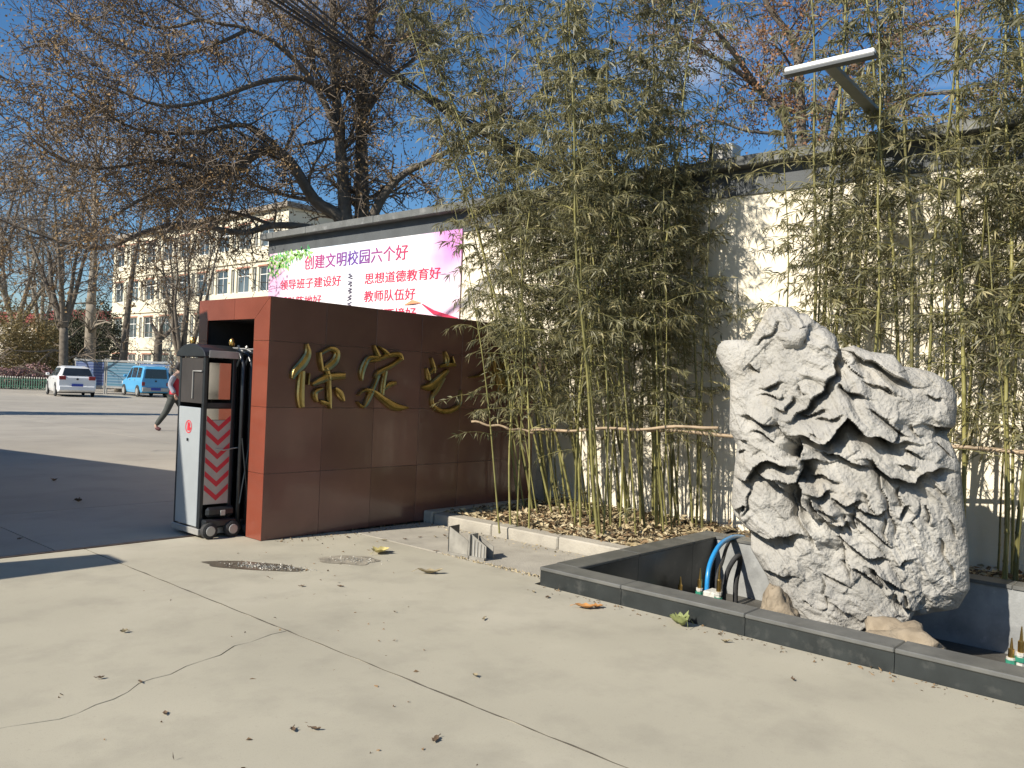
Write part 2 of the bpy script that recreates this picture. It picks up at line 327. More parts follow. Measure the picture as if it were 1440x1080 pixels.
strokes('b', 'gold brush character 定 on the brown granite', 390, 470, [
    [(988, 118, 10), (1015, 185, 24), (1040, 238, 34)], [(1045, 248, 20), (940, 248, 30), (890, 325, 38), (866, 405, 34), (864, 478, 8)],
    [(930, 285, 14), (1030, 265, 26), (1130, 225, 30), (1245, 215, 34), (1276, 270, 20)], [(1030, 130, 8), (1100, 180, 24), (1140, 225, 28)], [(1270, 255, 26), (1160, 330, 30), (1040, 395, 36), (1000, 450, 24)],
    [(1105, 380, 30), (1082, 500, 34), (1068, 620, 32)], [(1085, 570, 20), (1140, 520, 38), (1212, 500, 22)], [(1035, 420, 26), (985, 540, 28), (940, 650, 36), (880, 745, 20), (820, 690, 7)],
    [(828, 625, 8), (890, 575, 22), (985, 590, 28), (1090, 670, 42), (1210, 745, 52), (1335, 752, 10)]])
strokes('c', 'gold brush character 艺 on the brown granite', 580, 470, [
    [(150, 350, 10), (175, 450, 34), (180, 475, 12)], [(175, 410, 24), (250, 350, 30)], [(200, 248, 10), (225, 330, 24), (232, 400, 14)],
    [(338, 185, 12), (362, 260, 34), (352, 320, 20)], [(285, 335, 16), (360, 318, 30), (448, 318, 20)], [(410, 235, 12), (430, 300, 20)],
    [(112, 545, 22), (200, 535, 56), (300, 445, 48), (372, 370, 24)], [(330, 445, 28), (255, 575, 38), (208, 655, 22), (225, 735, 28), (300, 785, 32), (400, 782, 36), (485, 720, 28), (500, 575, 6)]])
strokes('d', 'gold brush character 术 half hidden by bamboo', 580, 470, [
    [(590, 445, 8), (690, 425, 18), (775, 350, 28), (790, 195, 8)], [(818, 190, 10), (850, 380, 28), (895, 580, 24)], [(950, 255, 14), (900, 340, 26), (860, 390, 20)],
    [(890, 380, 40), (925, 520, 56), (925, 645, 16)], [(800, 400, 20), (830, 480, 24), (800, 560, 12)], [(965, 400, 16), (1000, 470, 28), (1040, 560, 8)]])
# grey stub beyond the sign wall
st = empty('cement_pier', (7.83, 6.66, 0)); tag(st, 'short grey cement pier joining the sign wall to the white wall', 'pier')
q = MB(); q.box(0, .40, 0, .6, 0, 1.62); q.build('pier_body', GREYR, st, bevel=.012)
for i, (a, b) in enumerate(((.06, .0), (.2, .03))): box_part('brick', BRICK, st, a, a + .12, b + .04, b + .28, 1.621, 1.68, bevel=.006)

# ================================================================== WHITE WALL
WX = 8.25; WY0, WY1 = -4.0, 13.35
ww = empty('white_wall', (WX, 0, 0)); tag(ww, 'tall cream rendered boundary wall with dark coping', 'wall')
box_part('wall_body', WHITE, ww, 0, .3, WY0, WY1, -.03, 3.62)
box_part('grey_band', BAND, ww, -.02, .32, WY0 - .01, WY1 + .015, 3.621, 3.9)
y = WY0 - .05; k = 0
while y < WY1:
    y2 = min(y + random.uniform(1.4, 1.9), WY1 + .08)
    dz = random.uniform(-.006, .006)
    box_part('coping_slab', COPE, ww, -.17, .47, y + .003, y2 - .003, 3.902, 4.01 + dz, bevel=.006); y = y2
# banner on the wall
BX = 8.22
bn = empty('banner', (BX, 13.3, 0)); tag(bn, 'white and pink printed school slogan banner fixed to the cream wall', 'banner')
def banner_mat():
    m = bpy.data.materials.new('banner_print'); m.use_nodes = True; n = m.node_tree; L = n.links; b = n.nodes['Principled BSDF']; b.inputs['Roughness'].default_value = .45
    t = n.nodes.new('ShaderNodeTexCoord'); sp = n.nodes.new('ShaderNodeSeparateXYZ'); L.new(t.outputs['Object'], sp.inputs[0])
    a = n.nodes.new('ShaderNodeTexNoise'); a.inputs['Scale'].default_value = 1.3; a.inputs['Detail'].default_value = 3; L.new(t.outputs['Object'], a.inputs['Vector'])
    def blob(y0, z0, rad, col, prev):
        v = n.nodes.new('ShaderNodeVectorMath'); v.operation = 'DISTANCE'; v.inputs[1].default_value = (0, y0, z0); L.new(t.outputs['Object'], v.inputs[0])
        ad = n.nodes.new('ShaderNodeMath'); ad.operation = 'MULTIPLY_ADD'; ad.inputs[1].default_value = .9; L.new(a.outputs['Fac'], ad.inputs[0]); L.new(v.outputs['Value'], ad.inputs[2])
        r = n.nodes.new('ShaderNodeMapRange'); r.inputs[1].default_value = rad * .35 + .45; r.inputs[2].default_value = rad + .45; r.inputs[3].default_value = .9; r.inputs[4].default_value = 0; L.new(ad.outputs[0], r.inputs[0])
        mm = n.nodes.new('ShaderNodeMixRGB'); mm.inputs[2].default_value = (*col, 1); L.new(r.outputs[0], mm.inputs[0]); L.new(prev, mm.inputs[1]); return mm.outputs[0]
    base = n.nodes.new('ShaderNodeRGB'); base.outputs[0].default_value = (.78, .76, .77, 1); c = base.outputs[0]
    c = blob(0, 3.2, .95, (.75, .4, .6), c); c = blob(-4.85, 3.6, .95, (.62, .2, .56), c); c = blob(-4.4, 2.2, .8, (.8, .5, .62), c); c = blob(-2.0, 3.9, 1.1, (.62, .7, .8), c)
    L.new(c, b.inputs['Base Color']); return m
box_part('sheet', banner_mat(), bn, 0, .012, -4.92, 0, 1.75, 3.66)
def text_mesh(name, s, size, m, parent, y, z, wfit=None, offset=.0, hs=1.0):
    cu = bpy.data.curves.new(name, 'FONT'); cu.body = s; cu.size = size; cu.extrude = .0; cu.space_character = 1.0; cu.resolution_u = 3
    to = bpy.data.objects.new(name, cu); COL.objects.link(to); bpy.context.view_layer.update()
    me = bpy.data.meshes.new_from_object(to.evaluated_get(bpy.context.evaluated_depsgraph_get())); bpy.data.objects.remove(to)
    co = np.empty(len(me.vertices) * 3); me.vertices.foreach_get('co', co); co = co.reshape(-1, 3)
    w0, w1 = co[:, 0].min(), co[:, 0].max(); h0, h1 = co[:, 1].min(), co[:, 1].max()
    sx = (wfit / (w1 - w0)) if wfit else 1; sy = hs / (h1 - h0) if hs != 1.0 else 1
    V = np.stack([-.003 - co[:, 2], -(co[:, 0] - w0) * sx, (co[:, 1] - h0) * sy], 1)
    fcs = [tuple(p.vertices) for p in me.polygons]; q = MB()
    for k, (a_, b_) in enumerate(((0, 0), (offset, 0), (-offset, .0), (0, offset * .7))): q.add(V + np.array([-.0006 * k, a_, b_]), fcs)
    bpy.data.meshes.remove(me); me = bpy.data.meshes.new(name); me.from_pydata(q.v, [], q.f); me.materials.append(m)
    return link(name, me, parent, (0, y - 13.3, z))
def grad_mat():
    m = bpy.data.materials.new('title_print'); m.use_nodes = True; n = m.node_tree; L = n.links; b = n.nodes['Principled BSDF']; b.inputs['Roughness'].default_value = .5
    t = n.nodes.new('ShaderNodeTexCoord'); sp = n.nodes.new('ShaderNodeSeparateXYZ'); L.new(t.outputs['Object'], sp.inputs[0])
    r = n.nodes.new('ShaderNodeMapRange'); r.inputs[1].default_value = 0; r.inputs[2].default_value = -2.7; L.new(sp.outputs['Y'], r.inputs[0])
    cr_ = n.nodes.new('ShaderNodeValToRGB'); e = cr_.color_ramp.elements; e[0].color = (.55, .04, .12, 1); e[1].color = (.5, .04, .1, 1)
    x = cr_.color_ramp.elements.new(.5); x.color = (.12, .05, .3, 1); L.new(r.outputs[0], cr_.inputs[0]); L.new(cr_.outputs[0], b.inputs['Base Color']); return m
TIT = grad_mat(); REDTXT = mat('red_print', (.55, .03, .08), .5, .05, 5); GREYTXT = mat('grey_print', (.1, .09, .14), .5, .05, 5)
text_mesh('title_text', '创建文明校园六个好', .3, TIT, bn, 12.2, 3.305, 2.68, .006, .235)
for s, y, z, wf in (('领导班子建设好', 12.92, 2.99, 1.77), ('活动阵地好', 12.92, 2.69, 1.25), ('校园文化好', 12.92, 2.39, 1.25), ('思想道德教育好', 10.53, 2.975, 1.74), ('教师队伍好', 10.53, 2.695, 1.21), ('校园环境好', 10.53, 2.405, 1.24)):
    text_mesh('slogan_text', s, .2, REDTXT, bn, y, z, wf, .005, .175)
q = MB()   # decorative script column in the middle
for i in range(6):
    z = 3.17 - i * .115; y0 = -2.4
    pts = [(-.004, y0 + .05 * math.sin(t * 2.1 + i) + .012 * math.sin(t * 7 + i * 2), z - .016 * t) for t in np.linspace(0, 5.5, 14)]; q.tube(pts, [.006 + .005 * abs(math.sin(k * 1.3 + i)) for k in range(14)], 4)
q.build('script_column', GREYTXT, bn)
lp = rng.uniform(0, 1, (420, 2)); keep = (lp[:, 1] > lp[:, 0] * .9 - .15) | (rng.random(420) < .1); lp = lp[keep]
bs = np.stack([np.full(len(lp), -.004), -lp[:, 0] * 1.25, 3.64 - (1 - lp[:, 1]) * .34 * (1.25 - lp[:, 0])], 1)
dd = np.stack([np.zeros(len(lp)), rng.normal(size=len(lp)), rng.normal(size=len(lp)) - .4], 1)
for nm, cc, sl_ in (('printed_leaves', (.1, .42, .14), slice(0, None, 2)), ('printed_leaves', (.36, .6, .16), slice(1, None, 2))):
    me = leaves_mesh(nm, bs[sl_], dd[sl_], rng.uniform(.06, .13, len(bs[sl_])), rng.uniform(.012, .03, len(bs[sl_])), mat('green_print' + str(cc[0]), cc, .5, .2, 6), fold=0, droop=0)
    co = np.empty(len(me.vertices) * 3); me.vertices.foreach_get('co', co); co = co.reshape(-1, 3); co[:, 0] = -.0035 - .0015 * (cc[0] > .2) ; me.vertices.foreach_set('co', co.ravel()); link(nm, me, bn)
q = MB(); q.tube([(-.004, -3.75, 2.62), (-.004, -3.95, 2.66), (-.004, -4.12, 2.64)], [.005, .04, .005], 4); q.build('printed_ribbon', mat('orange_print', (.75, .3, .15), .5), bn)
q = MB(); q.tube([(-.004, -4.15, 2.62), (-.004, -4.4, 2.5), (-.004, -4.9, 2.38)], [.01, .035, .03], 4); q.tube([(-.004, -4.0, 2.48), (-.004, -4.3, 2.4), (-.004, -4.8, 2.22)], [.008, .02, .03], 4); q.build('printed_ribbon', REDTXT, bn)
# flood lamp on its arm and small box on the coping
lm = empty('wall_lamp', (WX + .1, 2.62, 4.0)); tag(lm, 'white tube floodlight on a grey arm reaching over the wall coping', 'lamp')
le = onY(1166, 90, 2.62); q = MB()
xa = le.x - (WX + .1); za = le.z - 4.0
q.add([(xa, -.045, za), (xa, .045, za), (.05, .06, .05), (.05, -.06, .05), (xa, -.045, za - .03), (xa, .045, za - .03), (.05, .06, .015), (.05, -.06, .015)], [(0, 1, 2, 3), (7, 6, 5, 4), (0, 4, 5, 1), (1, 5, 6, 2), (2, 6, 7, 3), (3, 7, 4, 0)])
q.build('arm', mat('grey_metal', (.17, .18, .17), .5, .1, 8, metal=.4), lm)
q = MB(); q.box(-.0, .16, -.11, .11, .012, .06); q.build('base_plate', BAND, lm, bevel=.005)
q = MB(); q.box(xa - .04, xa + .02, -.36, .36, za - .008, za + .034); q.build('tube', mat('white_enamel', (.85, .85, .83), .3, .03, 5), lm, bevel=.01)
q = MB(); q.box(xa - .045, xa + .04, -.365, .365, za - .032, za - .0105); q.build('housing', BAND, lm)
bxm = empty('junction_box', (8.45, 4.46, 4.015)); tag(bxm, 'small pale metal box standing on the wall coping', 'box')
q = MB(); q.box(-.1, .1, -.12, .12, 0, .24); q.build('casing', mat('pale_metal', (.5, .5, .47), .5, .08, 8), bxm, bevel=.008)
q = MB(); q.box(-.112, .112, .1205, .16, 0, .26); q.build('side_plate', BLKP, bxm); q = MB(); q.box(-.107, -.1005, -.1, .1, .03, .2); q.build('cover', SILV, bxm)

# ================================================================== PLANTING BEDS
bed = empty('planting_bed', (6.05, 4.0, 0)); tag(bed, 'raised bamboo bed with rough concrete kerb', 'planting bed')
def bp(x, y): return (x - 6.05, y - 4.0)
kz = .10
for a, b in ((3.96, 4.75), (4.76, 5.6), (5.61, 6.44)):
    x = 6.05 + .02 * random.random()
    box_part('kerb_stone', KERB, bed, x - 6.05, x - 6.05 + .19, a - 4, b - 4, -.035, kz + random.uniform(-.008, .006), bevel=.012)
box_part('kerb_stone', KERB, bed, .0, 1.77, 6.45 - 4, 6.587 - 4, -.035, kz + .01, bevel=.012)
def soil_mesh(name, x0, x1, y0, y1, z, parent, amp=.035, n=.06):
    q = MB(); nx = int((x1 - x0) / n) + 1; ny = int((y1 - y0) / n) + 1
    vs = []
    for i in range(nx + 1):
        for j in range(ny + 1):
            x = x0 + (x1 - x0) * i / nx; y = y0 + (y1 - y0) * j / ny
            vs.append((x, y, z + amp * noise.fractal(Vector((x * 3, y * 3, 1)), 1, 2, 4)))
    q.add(vs, [(i * (ny + 1) + j, (i + 1) * (ny + 1) + j, (i + 1) * (ny + 1) + j + 1, i * (ny + 1) + j + 1) for i in range(nx) for j in range(ny)])
    return q.build(name, EARTH, parent, smooth=True, fixn=False)
soil_mesh('soil', .19, 2.19, -.03, 2.45, .06, bed)
bed2 = empty('planting_strip', (7.4, 0, 0)); tag(bed2, 'narrow soil strip of bamboo between the pool and the white wall', 'planting bed')
soil_mesh('soil', .005, .845, -3.8, 3.96, .05, bed2)
def litter(name, n, x0, x1, y0, y1, z, parent, m, l0=.04, l1=.1):
    b_ = np.stack([rng.uniform(x0, x1, n), rng.uniform(y0, y1, n), z + rng.uniform(0, .05, n)], 1)
    d_ = rng.normal(size=(n, 3)) * np.array([1, 1, .25]); me = leaves_mesh(name, b_, d_, rng.uniform(l0, l1, n), rng.uniform(.006, .022, n), m, fold=.5, droop=.1)
    return tag(link(name, me, parent), kind='stuff')
litter('leaf_litter', 3600, .17, 2.1, -.02, 2.42, .07, bed, mat('litter_tan', (.36, .28, .15), .9, .3, 3, col2=(.5, .42, .27)))
litter('leaf_litter', 2000, .17, 2.1, -.02, 2.42, .07, bed, mat('litter_brown', (.17, .11, .055), .9, .35, 3))
litter('leaf_litter', 1200, .0, .8, -1, 3.9, .05, bed2, MATS['litter_tan']); litter('leaf_litter', 700, .0, .8, -1, 3.9, .05, bed2, MATS['litter_brown'])

# ================================================================== POOL
pool = empty('fountain_basin', (PX0, PY1, 0)); tag(pool, 'sunken black granite fountain basin around the grey rock', 'basin')
RW = .2; RZ = .14; FZ = -.38
def pb(name, m, x0, x1, y0, y1, z0, z1, bev=.003): return box_part(name, m, pool, x0 - PX0, x1 - PX0, y0 - PY1, y1 - PY1, z0, z1, bevel=bev)
def cuts(a, b, st):
    o = [a]
    while o[-1] + st * 1.4 < b: o.append(o[-1] + st * random.uniform(.9, 1.08))
    return o + [b]
fy = [PY1, 3.22, 2.3, 1.42, .5, -.45, -1.5, PY0]
for a, b in zip(fy[1:], fy[:-1]):
    pb('rim_slab', BLKT, PX0 - .012, PX0 + RW, a + .0015, b - .0015 - (RW if b == PY1 else 0) * 0, RZ - .028, RZ + random.uniform(-.0015, .0015), .006)
    pb('face_panel', BLKG, PX0, PX0 + .02, a + .0015, b - .0015, -.03, RZ - .029, .001)
    pb('inner_panel', BLKG, PX0 + RW - .03, PX0 + RW - .012, a + .001, b - .001 - (.2 if b == PY1 else 0), FZ, RZ - .029, .001)
cx = cuts(PX0 + RW + .0015, PX1 - RW, .85)
for a, b in zip(cx[:-1], cx[1:]):
    pb('rim_slab', BLKT, a + .0015, b - .0015, PY1 - RW, PY1 + .012, RZ - .028, RZ + random.uniform(-.0015, .0015), .006)
    pb('face_panel', BLKG, a + .001, b - .001, PY1 - .02, PY1 - .0, -.03, RZ - .029, .001)
    pb('inner_panel', BLKG, a + .001, b - .001, PY1 - RW + .012, PY1 - RW + .03, FZ, RZ - .029, .001)
cy = cuts(PY0, PY1 + .012, .95)
for a, b in zip(cy[:-1], cy[1:]):
    pb('rim_slab', BLKT, PX1 - RW + .0015, PX1 + .012, a + .0015, b - .0015, RZ - .028, RZ + random.uniform(-.002, .002))
pb('back_wall', BASIN, PX1 - RW + .015, PX1 - .0, PY0, PY1 - RW, FZ, RZ - .03, .001)
pb('kerb_core', BASIN, PX0 + .022, PX0 + RW - .032, PY0 + .01, PY1 - .022, FZ, RZ - .031, 0)
pb('kerb_core', BASIN, PX0 + RW - .03, PX1, PY1 - RW + .032, PY1 - .0215, FZ, RZ - .031, 0)
pb('end_wall', BASIN, PX0 + RW, PX1 - RW, PY0, PY0 + .1, FZ, RZ - .03, 0)
pb('basin_floor', MUD, PX0 + .03, PX1 - .01, PY0 + .01, PY1 - .03, FZ - .1, FZ, 0)
# dirt line between kerb slab and forecourt
n = 260; b_ = np.stack([5.035 + rng.normal(0, .022, n), rng.uniform(3.97, 5.25, n), np.full(n, .002)], 1)
tag(link('dirt_crumbs', leaves_mesh('dirt_crumbs', b_, rng.normal(size=(n, 3)) * [1, 1, .6], rng.uniform(.01, .035, n), rng.uniform(.003, .008, n), MATS['litter_tan'], fold=1.2)), 'line of dirt and crumbs along the joint beside the pool corner', 'dirt', kind='stuff')
# fountain fittings
def nozzle(X, px, py, h, label, m2=BRASS, base=True):
    t = onX(px, py, X); o = empty('fountain_nozzle', (t.x, t.y, FZ)); tag(o, label, 'nozzle', 'fountain nozzles in the basin'); H_ = t.z - FZ
    q = MB(); q.lathe((0, 0, 0), [(.024, 0), (.024, H_ * .45), (.03, H_ * .46), (.03, H_ * .52)], n=10); q.build('pipe', PVC, o, smooth=False)
    q = MB(); q.lathe((0, 0, H_ * .521), [(.02, 0), (.02, H_ * .2), (.012, H_ * .22), (.004, H_ * .479)], n=10); q.build('brass_tip', m2, o)
    q = MB(); q.lathe((.0, 0, H_ * .35), [(.034, 0), (.034, .03)], n=8); q.build('collar', GRNP, o)
nozzle(6.45, 957, 812, .3, 'slim spike nozzle nearest the left basin wall'); nozzle(6.5, 985, 800, .3, 'brass nozzle standing just left of the blue hose'); nozzle(6.3, 1012, 795, .3, 'thin brass nozzle between the blue and black hoses')
nozzle(6.6, 1423, 898, .3, 'short brass nozzle right of the rock in the shaded basin'); nozzle(6.6, 1437, 882, .3, 'taller brass nozzle right of the rock beside a shorter one'); nozzle(6.4, 925, 812, .3, 'small nozzle tip showing above the rim by the dark side wall')
def hose(name, X, pts, r_, m, label, z0=FZ):
    P_ = [onX(x, y, X + k) for x, y, k in pts]; P_[0] = Vector((P_[0].x, P_[0].y, z0))
    S = []
    for i in range(len(P_) - 1):
        p0 = P_[max(i - 1, 0)]; p1 = P_[i]; p2 = P_[i + 1]; p3 = P_[min(i + 2, len(P_) - 1)]
        for t in (0, .2, .4, .6, .8): S.append(.5 * (2 * p1 + (p2 - p0) * t + (2 * p0 - 5 * p1 + 4 * p2 - p3) * t * t + (3 * p1 - p0 - 3 * p2 + p3) * t ** 3))
    S.append(P_[-1]); q = MB(); o0 = S[0]; q.tube([p - o0 for p in S], r_, 8); tag(q.build(name, m, None, smooth=True, loc=o0), label, 'hose')
hose('blue_hose', 6.55, [(994, 850, 0), (995, 815, 0), (1000, 790, .1), (1012, 768, .3), (1026, 758, .55), (1036, 756, .75), (1046, 757, .95)], .022, BLUEH, 'bright blue hose bending up over the back rim of the basin')
hose('black_hose', 6.6, [(1010, 850, 0), (1008, 815, 0), (1016, 790, .2), (1022, 770, .45), (1030, 757, .65), (1040, 754, .85)], .016, RUBB, 'thin black hose running up behind the blue hose')
hose('black_hose', 6.4, [(1018, 860, 0), (1018, 830, 0), (1024, 803, 0), (1034, 786, 0), (1040, 784, .05), (1040, 796, .1), (1035, 820, .1), (1034, 850, .1)], .022, RUBB, 'thick black hose looped upside down in front of the basin back wall')
box_part('fitting_block', PVC, None, -.08, .08, -.06, .06, 0, .2, bevel=.01, loc=(6.45, 3.36, FZ)); tag(bpy.data.objects['fitting_block'], 'small white plastic pipe block at the foot of the blue hose', 'pipe fitting')
tag(box_part('white_tray', PVC, None, -.09, .09, -.16, .16, 0, .27, bevel=.02, loc=(5.75, 1.45, FZ)), 'white plastic box low in the basin below the rock overhang', 'box')

# ================================================================== THE ROCK
RC = Vector((6.3, 2.28, 0)); RN = Vector((.937, .349, 0)).normalized(); RU = Vector((.349, -.937, 0)).normalized()
def rk(x, y):
    d = ray(x, y); t = (RC - CP).dot(RN) / d.dot(RN); p = CP + d * t; return np.array([(p - RC).dot(RU), p.z])
top = [rk(*p) for p in ((1030, 479), (1048, 479), (1065, 484), (1076, 465), (1089, 433), (1114, 434), (1144, 459), (1162, 463), (1176, 475), (1181, 492), (1200, 487), (1223, 496), (1255, 500), (1267, 516), (1290, 519), (1312, 525), (1328, 534))]
right = [rk(*p) for p in ((1328, 534), (1340, 545), (1345, 560), (1345, 578), (1343, 598), (1331, 612), (1342, 636), (1350, 655), (1354, 703), (1360, 760), (1363, 827), (1347, 856))]
left = [rk(*p) for p in ((1030, 479), (1018, 480), (1010, 487), (1007, 498), (1013, 512), (1027, 534), (1027, 569), (1026, 604), (1037, 627), (1033, 662), (1029, 707), (1034, 724), (1056, 748), (1056, 771), (1078, 808), (1085, 830), (1086, 915))]
bot = [rk(*p) for p in ((1086, 915), (1133, 930), (1184, 940), (1240, 940), (1262, 900), (1280, 866), (1312, 860), (1347, 856))]
def resamp(pl, n):
    pl = np.array(pl); s = np.r_[0, np.cumsum(np.linalg.norm(np.diff(pl, axis=0), axis=1))]; s /= s[-1]; t = np.linspace(0, 1, n)
    return lambda tt: np.stack([np.interp(tt, s, pl[:, 0]), np.interp(tt, s, pl[:, 1])], -1)
cT, cR, cL, cB = (resamp(p, 0) for p in (top, right, left, bot))
NU, NV = 300, 380
a = np.linspace(-1, 1, NU + 1); uu = (np.sin(a * math.pi / 2) * .6 + a * .4 + 1) / 2; bq = np.linspace(-1, 1, NV + 1); vv = (np.sin(bq * math.pi / 2) * .5 + bq * .5 + 1) / 2
U, V = np.meshgrid(uu, vv, indexing='ij'); U_, V_ = U[..., None], V[..., None]
S_ = (1 - V_) * cT(U) + V_ * cB(U) + (1 - U_) * cL(V) + U_ * cR(V) - ((1 - U_) * (1 - V_) * np.array(top[0]) + U_ * (1 - V_) * np.array(top[-1]) + (1 - U_) * V_ * np.array(bot[0]) + U_ * V_ * np.array(bot[-1]))
# edge profile
eu = np.clip(1 - (2 * U - 1) ** 2, 0, 1) ** .36; ev = np.clip(1 - (2 * V - 1) ** 2, 0, 1) ** .3; prof = eu * ev
X2, Z2 = S_[..., 0], S_[..., 1]
def z6(l): return [(980 + .3194 * x, 400 + .3194 * y) for x, y in l]
def z7(l): return [(980 + .3194 * x, 680 + .3194 * y) for x, y in l]
# crevices: polyline, groove width (m), groove depth (m), lip bulge (m)
CREV = [(z6([(425, 600), (470, 555), (515, 515), (560, 460), (605, 400), (615, 300)]), .022, .10, .05), (z6([(455, 660), (520, 680), (575, 695), (610, 650), (655, 592), (700, 625), (745, 660), (800, 672), (850, 690), (890, 690)]), .034, .2, .09),
        (z6([(465, 670), (468, 760), (455, 860), (475, 950), (510, 1015)]), .04, .2, .05), (z6([(200, 850), (235, 850), (255, 800), (300, 772), (360, 775), (425, 795)]), .026, .13, .06), (z6([(270, 820), (330, 845), (370, 880), (400, 902)]), .018, .08, .04),
        (z6([(775, 765), (800, 800), (840, 840), (900, 855), (950, 855), (990, 812), (1040, 800), (1085, 812)]), .024, .12, .08), (z6([(225, 575), (290, 605), (355, 622)]), .018, .08, .05), (z6([(690, 300), (730, 345), (775, 350), (830, 385), (880, 420), (940, 452)]), .022, .10, .04),
        (z6([(640, 440), (660, 470), (740, 505)]), .016, .08, .03), (z6([(570, 735), (620, 745), (680, 770), (745, 797)]), .014, .07, .045), (z6([(500, 830), (550, 832), (610, 852)]), .012, .06, .04), (z6([(495, 905), (545, 912), (585, 893)]), .018, .09, .05),
        (z6([(605, 930), (650, 948), (720, 938)]), .016, .08, .05), (z6([(690, 958), (730, 985), (780, 990), (835, 978)]), .013, .06, .04), (z6([(505, 930), (540, 990), (580, 1020), (630, 1048), (675, 1020)]), .016, .08, .05), (z6([(1030, 620), (1060, 622), (1110, 638), (1140, 645)]), .03, .17, .04),
        (z6([(305, 468), (340, 445), (375, 440)]), .014, .06, .03), (z6([(770, 750), (800, 850), (830, 950), (862, 1045), (870, 1100)]), .007, .035, .0), (z7([(235, 195), (290, 215), (350, 222), (435, 205)]), .032, .16, .06), (z7([(635, 205), (680, 255), (730, 290), (825, 306)]), .013, .065, .05),
        (z7([(700, 345), (745, 380), (795, 418)]), .011, .05, .04), (z7([(775, 340), (820, 385), (870, 425), (890, 432)]), .015, .08, .06), (z7([(300, 372), (350, 372), (415, 387)]), .018, .09, .05), (z7([(680, 110), (740, 160), (790, 205), (835, 246)]), .01, .05, .045),
        (z7([(880, 330), (905, 310), (910, 318)]), .012, .05, .03), (z7([(725, 620), (760, 580), (800, 568), (838, 590)]), .02, .11, .04), (z6([(370, 545), (400, 550), (430, 500)]), .012, .05, .03), (z6([(470, 575), (530, 570), (560, 545)]), .01, .045, .035),
        (z6([(195, 735), (215, 730)]), .016, .08, .02), (z6([(160, 985), (210, 970)]), .014, .07, .03), (z6([(200, 690), (230, 680)]), .012, .05, .02), (z6([(240, 880), (230, 960), (215, 1010)]), .01, .04, .01), (z6([(445, 215), (490, 205), (520, 185)]), .014, .06, .04), (z6([(270, 270), (320, 235), (370, 180)]), .01, .03, .01),
        (z6([(730, 430), (790, 455), (850, 490)]), .009, .03, .03), (z6([(820, 690), (850, 685), (885, 640)]), .009, .04, .02), (z6([(905, 720), (960, 745), (985, 758)]), .008, .025, .02), (z7([(640, 240), (660, 300), (690, 360)]), .008, .03, .01), (z7([(980, 50), (940, 150), (960, 190)]), .008, .02, .0),
        (z7([(430, 0), (450, 120), (500, 200), (540, 260)]), .012, .04, .03), (z7([(1060, 220), (1100, 330), (1130, 400)]), .01, .03, .01), (z7([(560, 380), (570, 470), (565, 520)]), .01, .03, .01), (z7([(860, 460), (900, 520), (980, 530)]), .014, .04, .04)]
rr_ = random.Random(12)
for _ in range(42):
    cx_, cy_ = rr_.uniform(1035, 1345), rr_.uniform(500, 860); an = R(rr_.gauss(30, 15) if cy_ < 690 or cx_ < 1180 else rr_.gauss(68, 12)); ln = rr_.uniform(10, 42); k_ = rr_.uniform(-6, 6)
    CREV.append(([(cx_ - ln / 2 * math.cos(an), cy_ - ln / 2 * math.sin(an)), (cx_ + k_ * .5, cy_ + k_), (cx_ + ln / 2 * math.cos(an), cy_ + ln / 2 * math.sin(an))], rr_.uniform(.006, .012), rr_.uniform(.02, .055), rr_.uniform(.005, .03)))
relief = np.zeros_like(X2)
for pl, wd, dp, lip in CREV:
    dp *= 1.05; wd = max(wd, .0085)
    pts = np.array([rk(*p) for p in pl]); best = np.full(X2.shape, 9.0); side = np.zeros_like(X2); tt = np.zeros_like(X2)
    wob = .010
    Xw = X2 + wob * np.sin(Z2 * 41 + X2 * 13) ; Zw = Z2 + wob * np.sin(X2 * 37 + Z2 * 17)
    n_ = len(pts) - 1
    for i in range(n_):
        p, q_ = pts[i], pts[i + 1]; d = q_ - p; l2 = (d ** 2).sum(); t = np.clip(((Xw - p[0]) * d[0] + (Zw - p[1]) * d[1]) / l2, 0, 1)
        ddx = Xw - p[0] - t * d[0]; ddz = Zw - p[1] - t * d[1]; dist = np.hypot(ddx, ddz); m = dist < best
        best = np.where(m, dist, best); side = np.where(m, np.sign(ddz), side); tt = np.where(m, (i + t) / n_, tt)
    ends = np.clip(np.minimum(tt, 1 - tt) * 5 + .25, 0, 1)
    below = (-dp * np.exp(-(best / (wd * 2.5)) ** 1.25) - dp * .9 * np.exp(-(best / (wd * 1.5)) ** 2)) * (side <= 0); above = (lip * 1.15 * np.exp(-best / (wd * 4.5)) ) * (side > 0)
    relief += (below + above) * ends
# organic lumps and folds
def field(fn): return np.array([fn(x, z) for x, z in zip(X2.ravel(), Z2.ravel())]).reshape(X2.shape)
def nf(x, z):
    wx = .16 * noise.noise(Vector((x * 2.2, z * 2.2, 4))); wz = .16 * noise.noise(Vector((x * 2.2, z * 2.2, 9)))
    a = noise.fractal(Vector((x * 1.7 + wx * 2, z * 1.5 + wz * 2, 2)), .9, 2.1, 3) * .06
    s1 = x * .82 - z * .57; s2 = x * .57 + z * .82          # strata dip to the right
    s1, s2 = x * .72 - z * .69, x * .69 + z * .72
    r1 = noise.ridged_multi_fractal(Vector(((s1 + wx) * 2.2, (s2 + wz) * 6.5, 7)), .85, 2.2, 4, 1, 2) * .022
    b = abs(noise.noise(Vector(((s1 + wx * 1.4) * 5, (s2 + wz * 1.4) * 9, 5)))) * -.04
    c = noise.fractal(Vector((s1 * 14 + wx * 9, s2 * 23 + wz * 9, 3)), .75, 2.2, 5) * .009 + noise.cell(Vector((s1 * 7 + wx * 6, s2 * 11 + wz * 6, 1))) * .010
    return a + r1 + b + c
relief += field(nf)
TF, TB = .30, .34
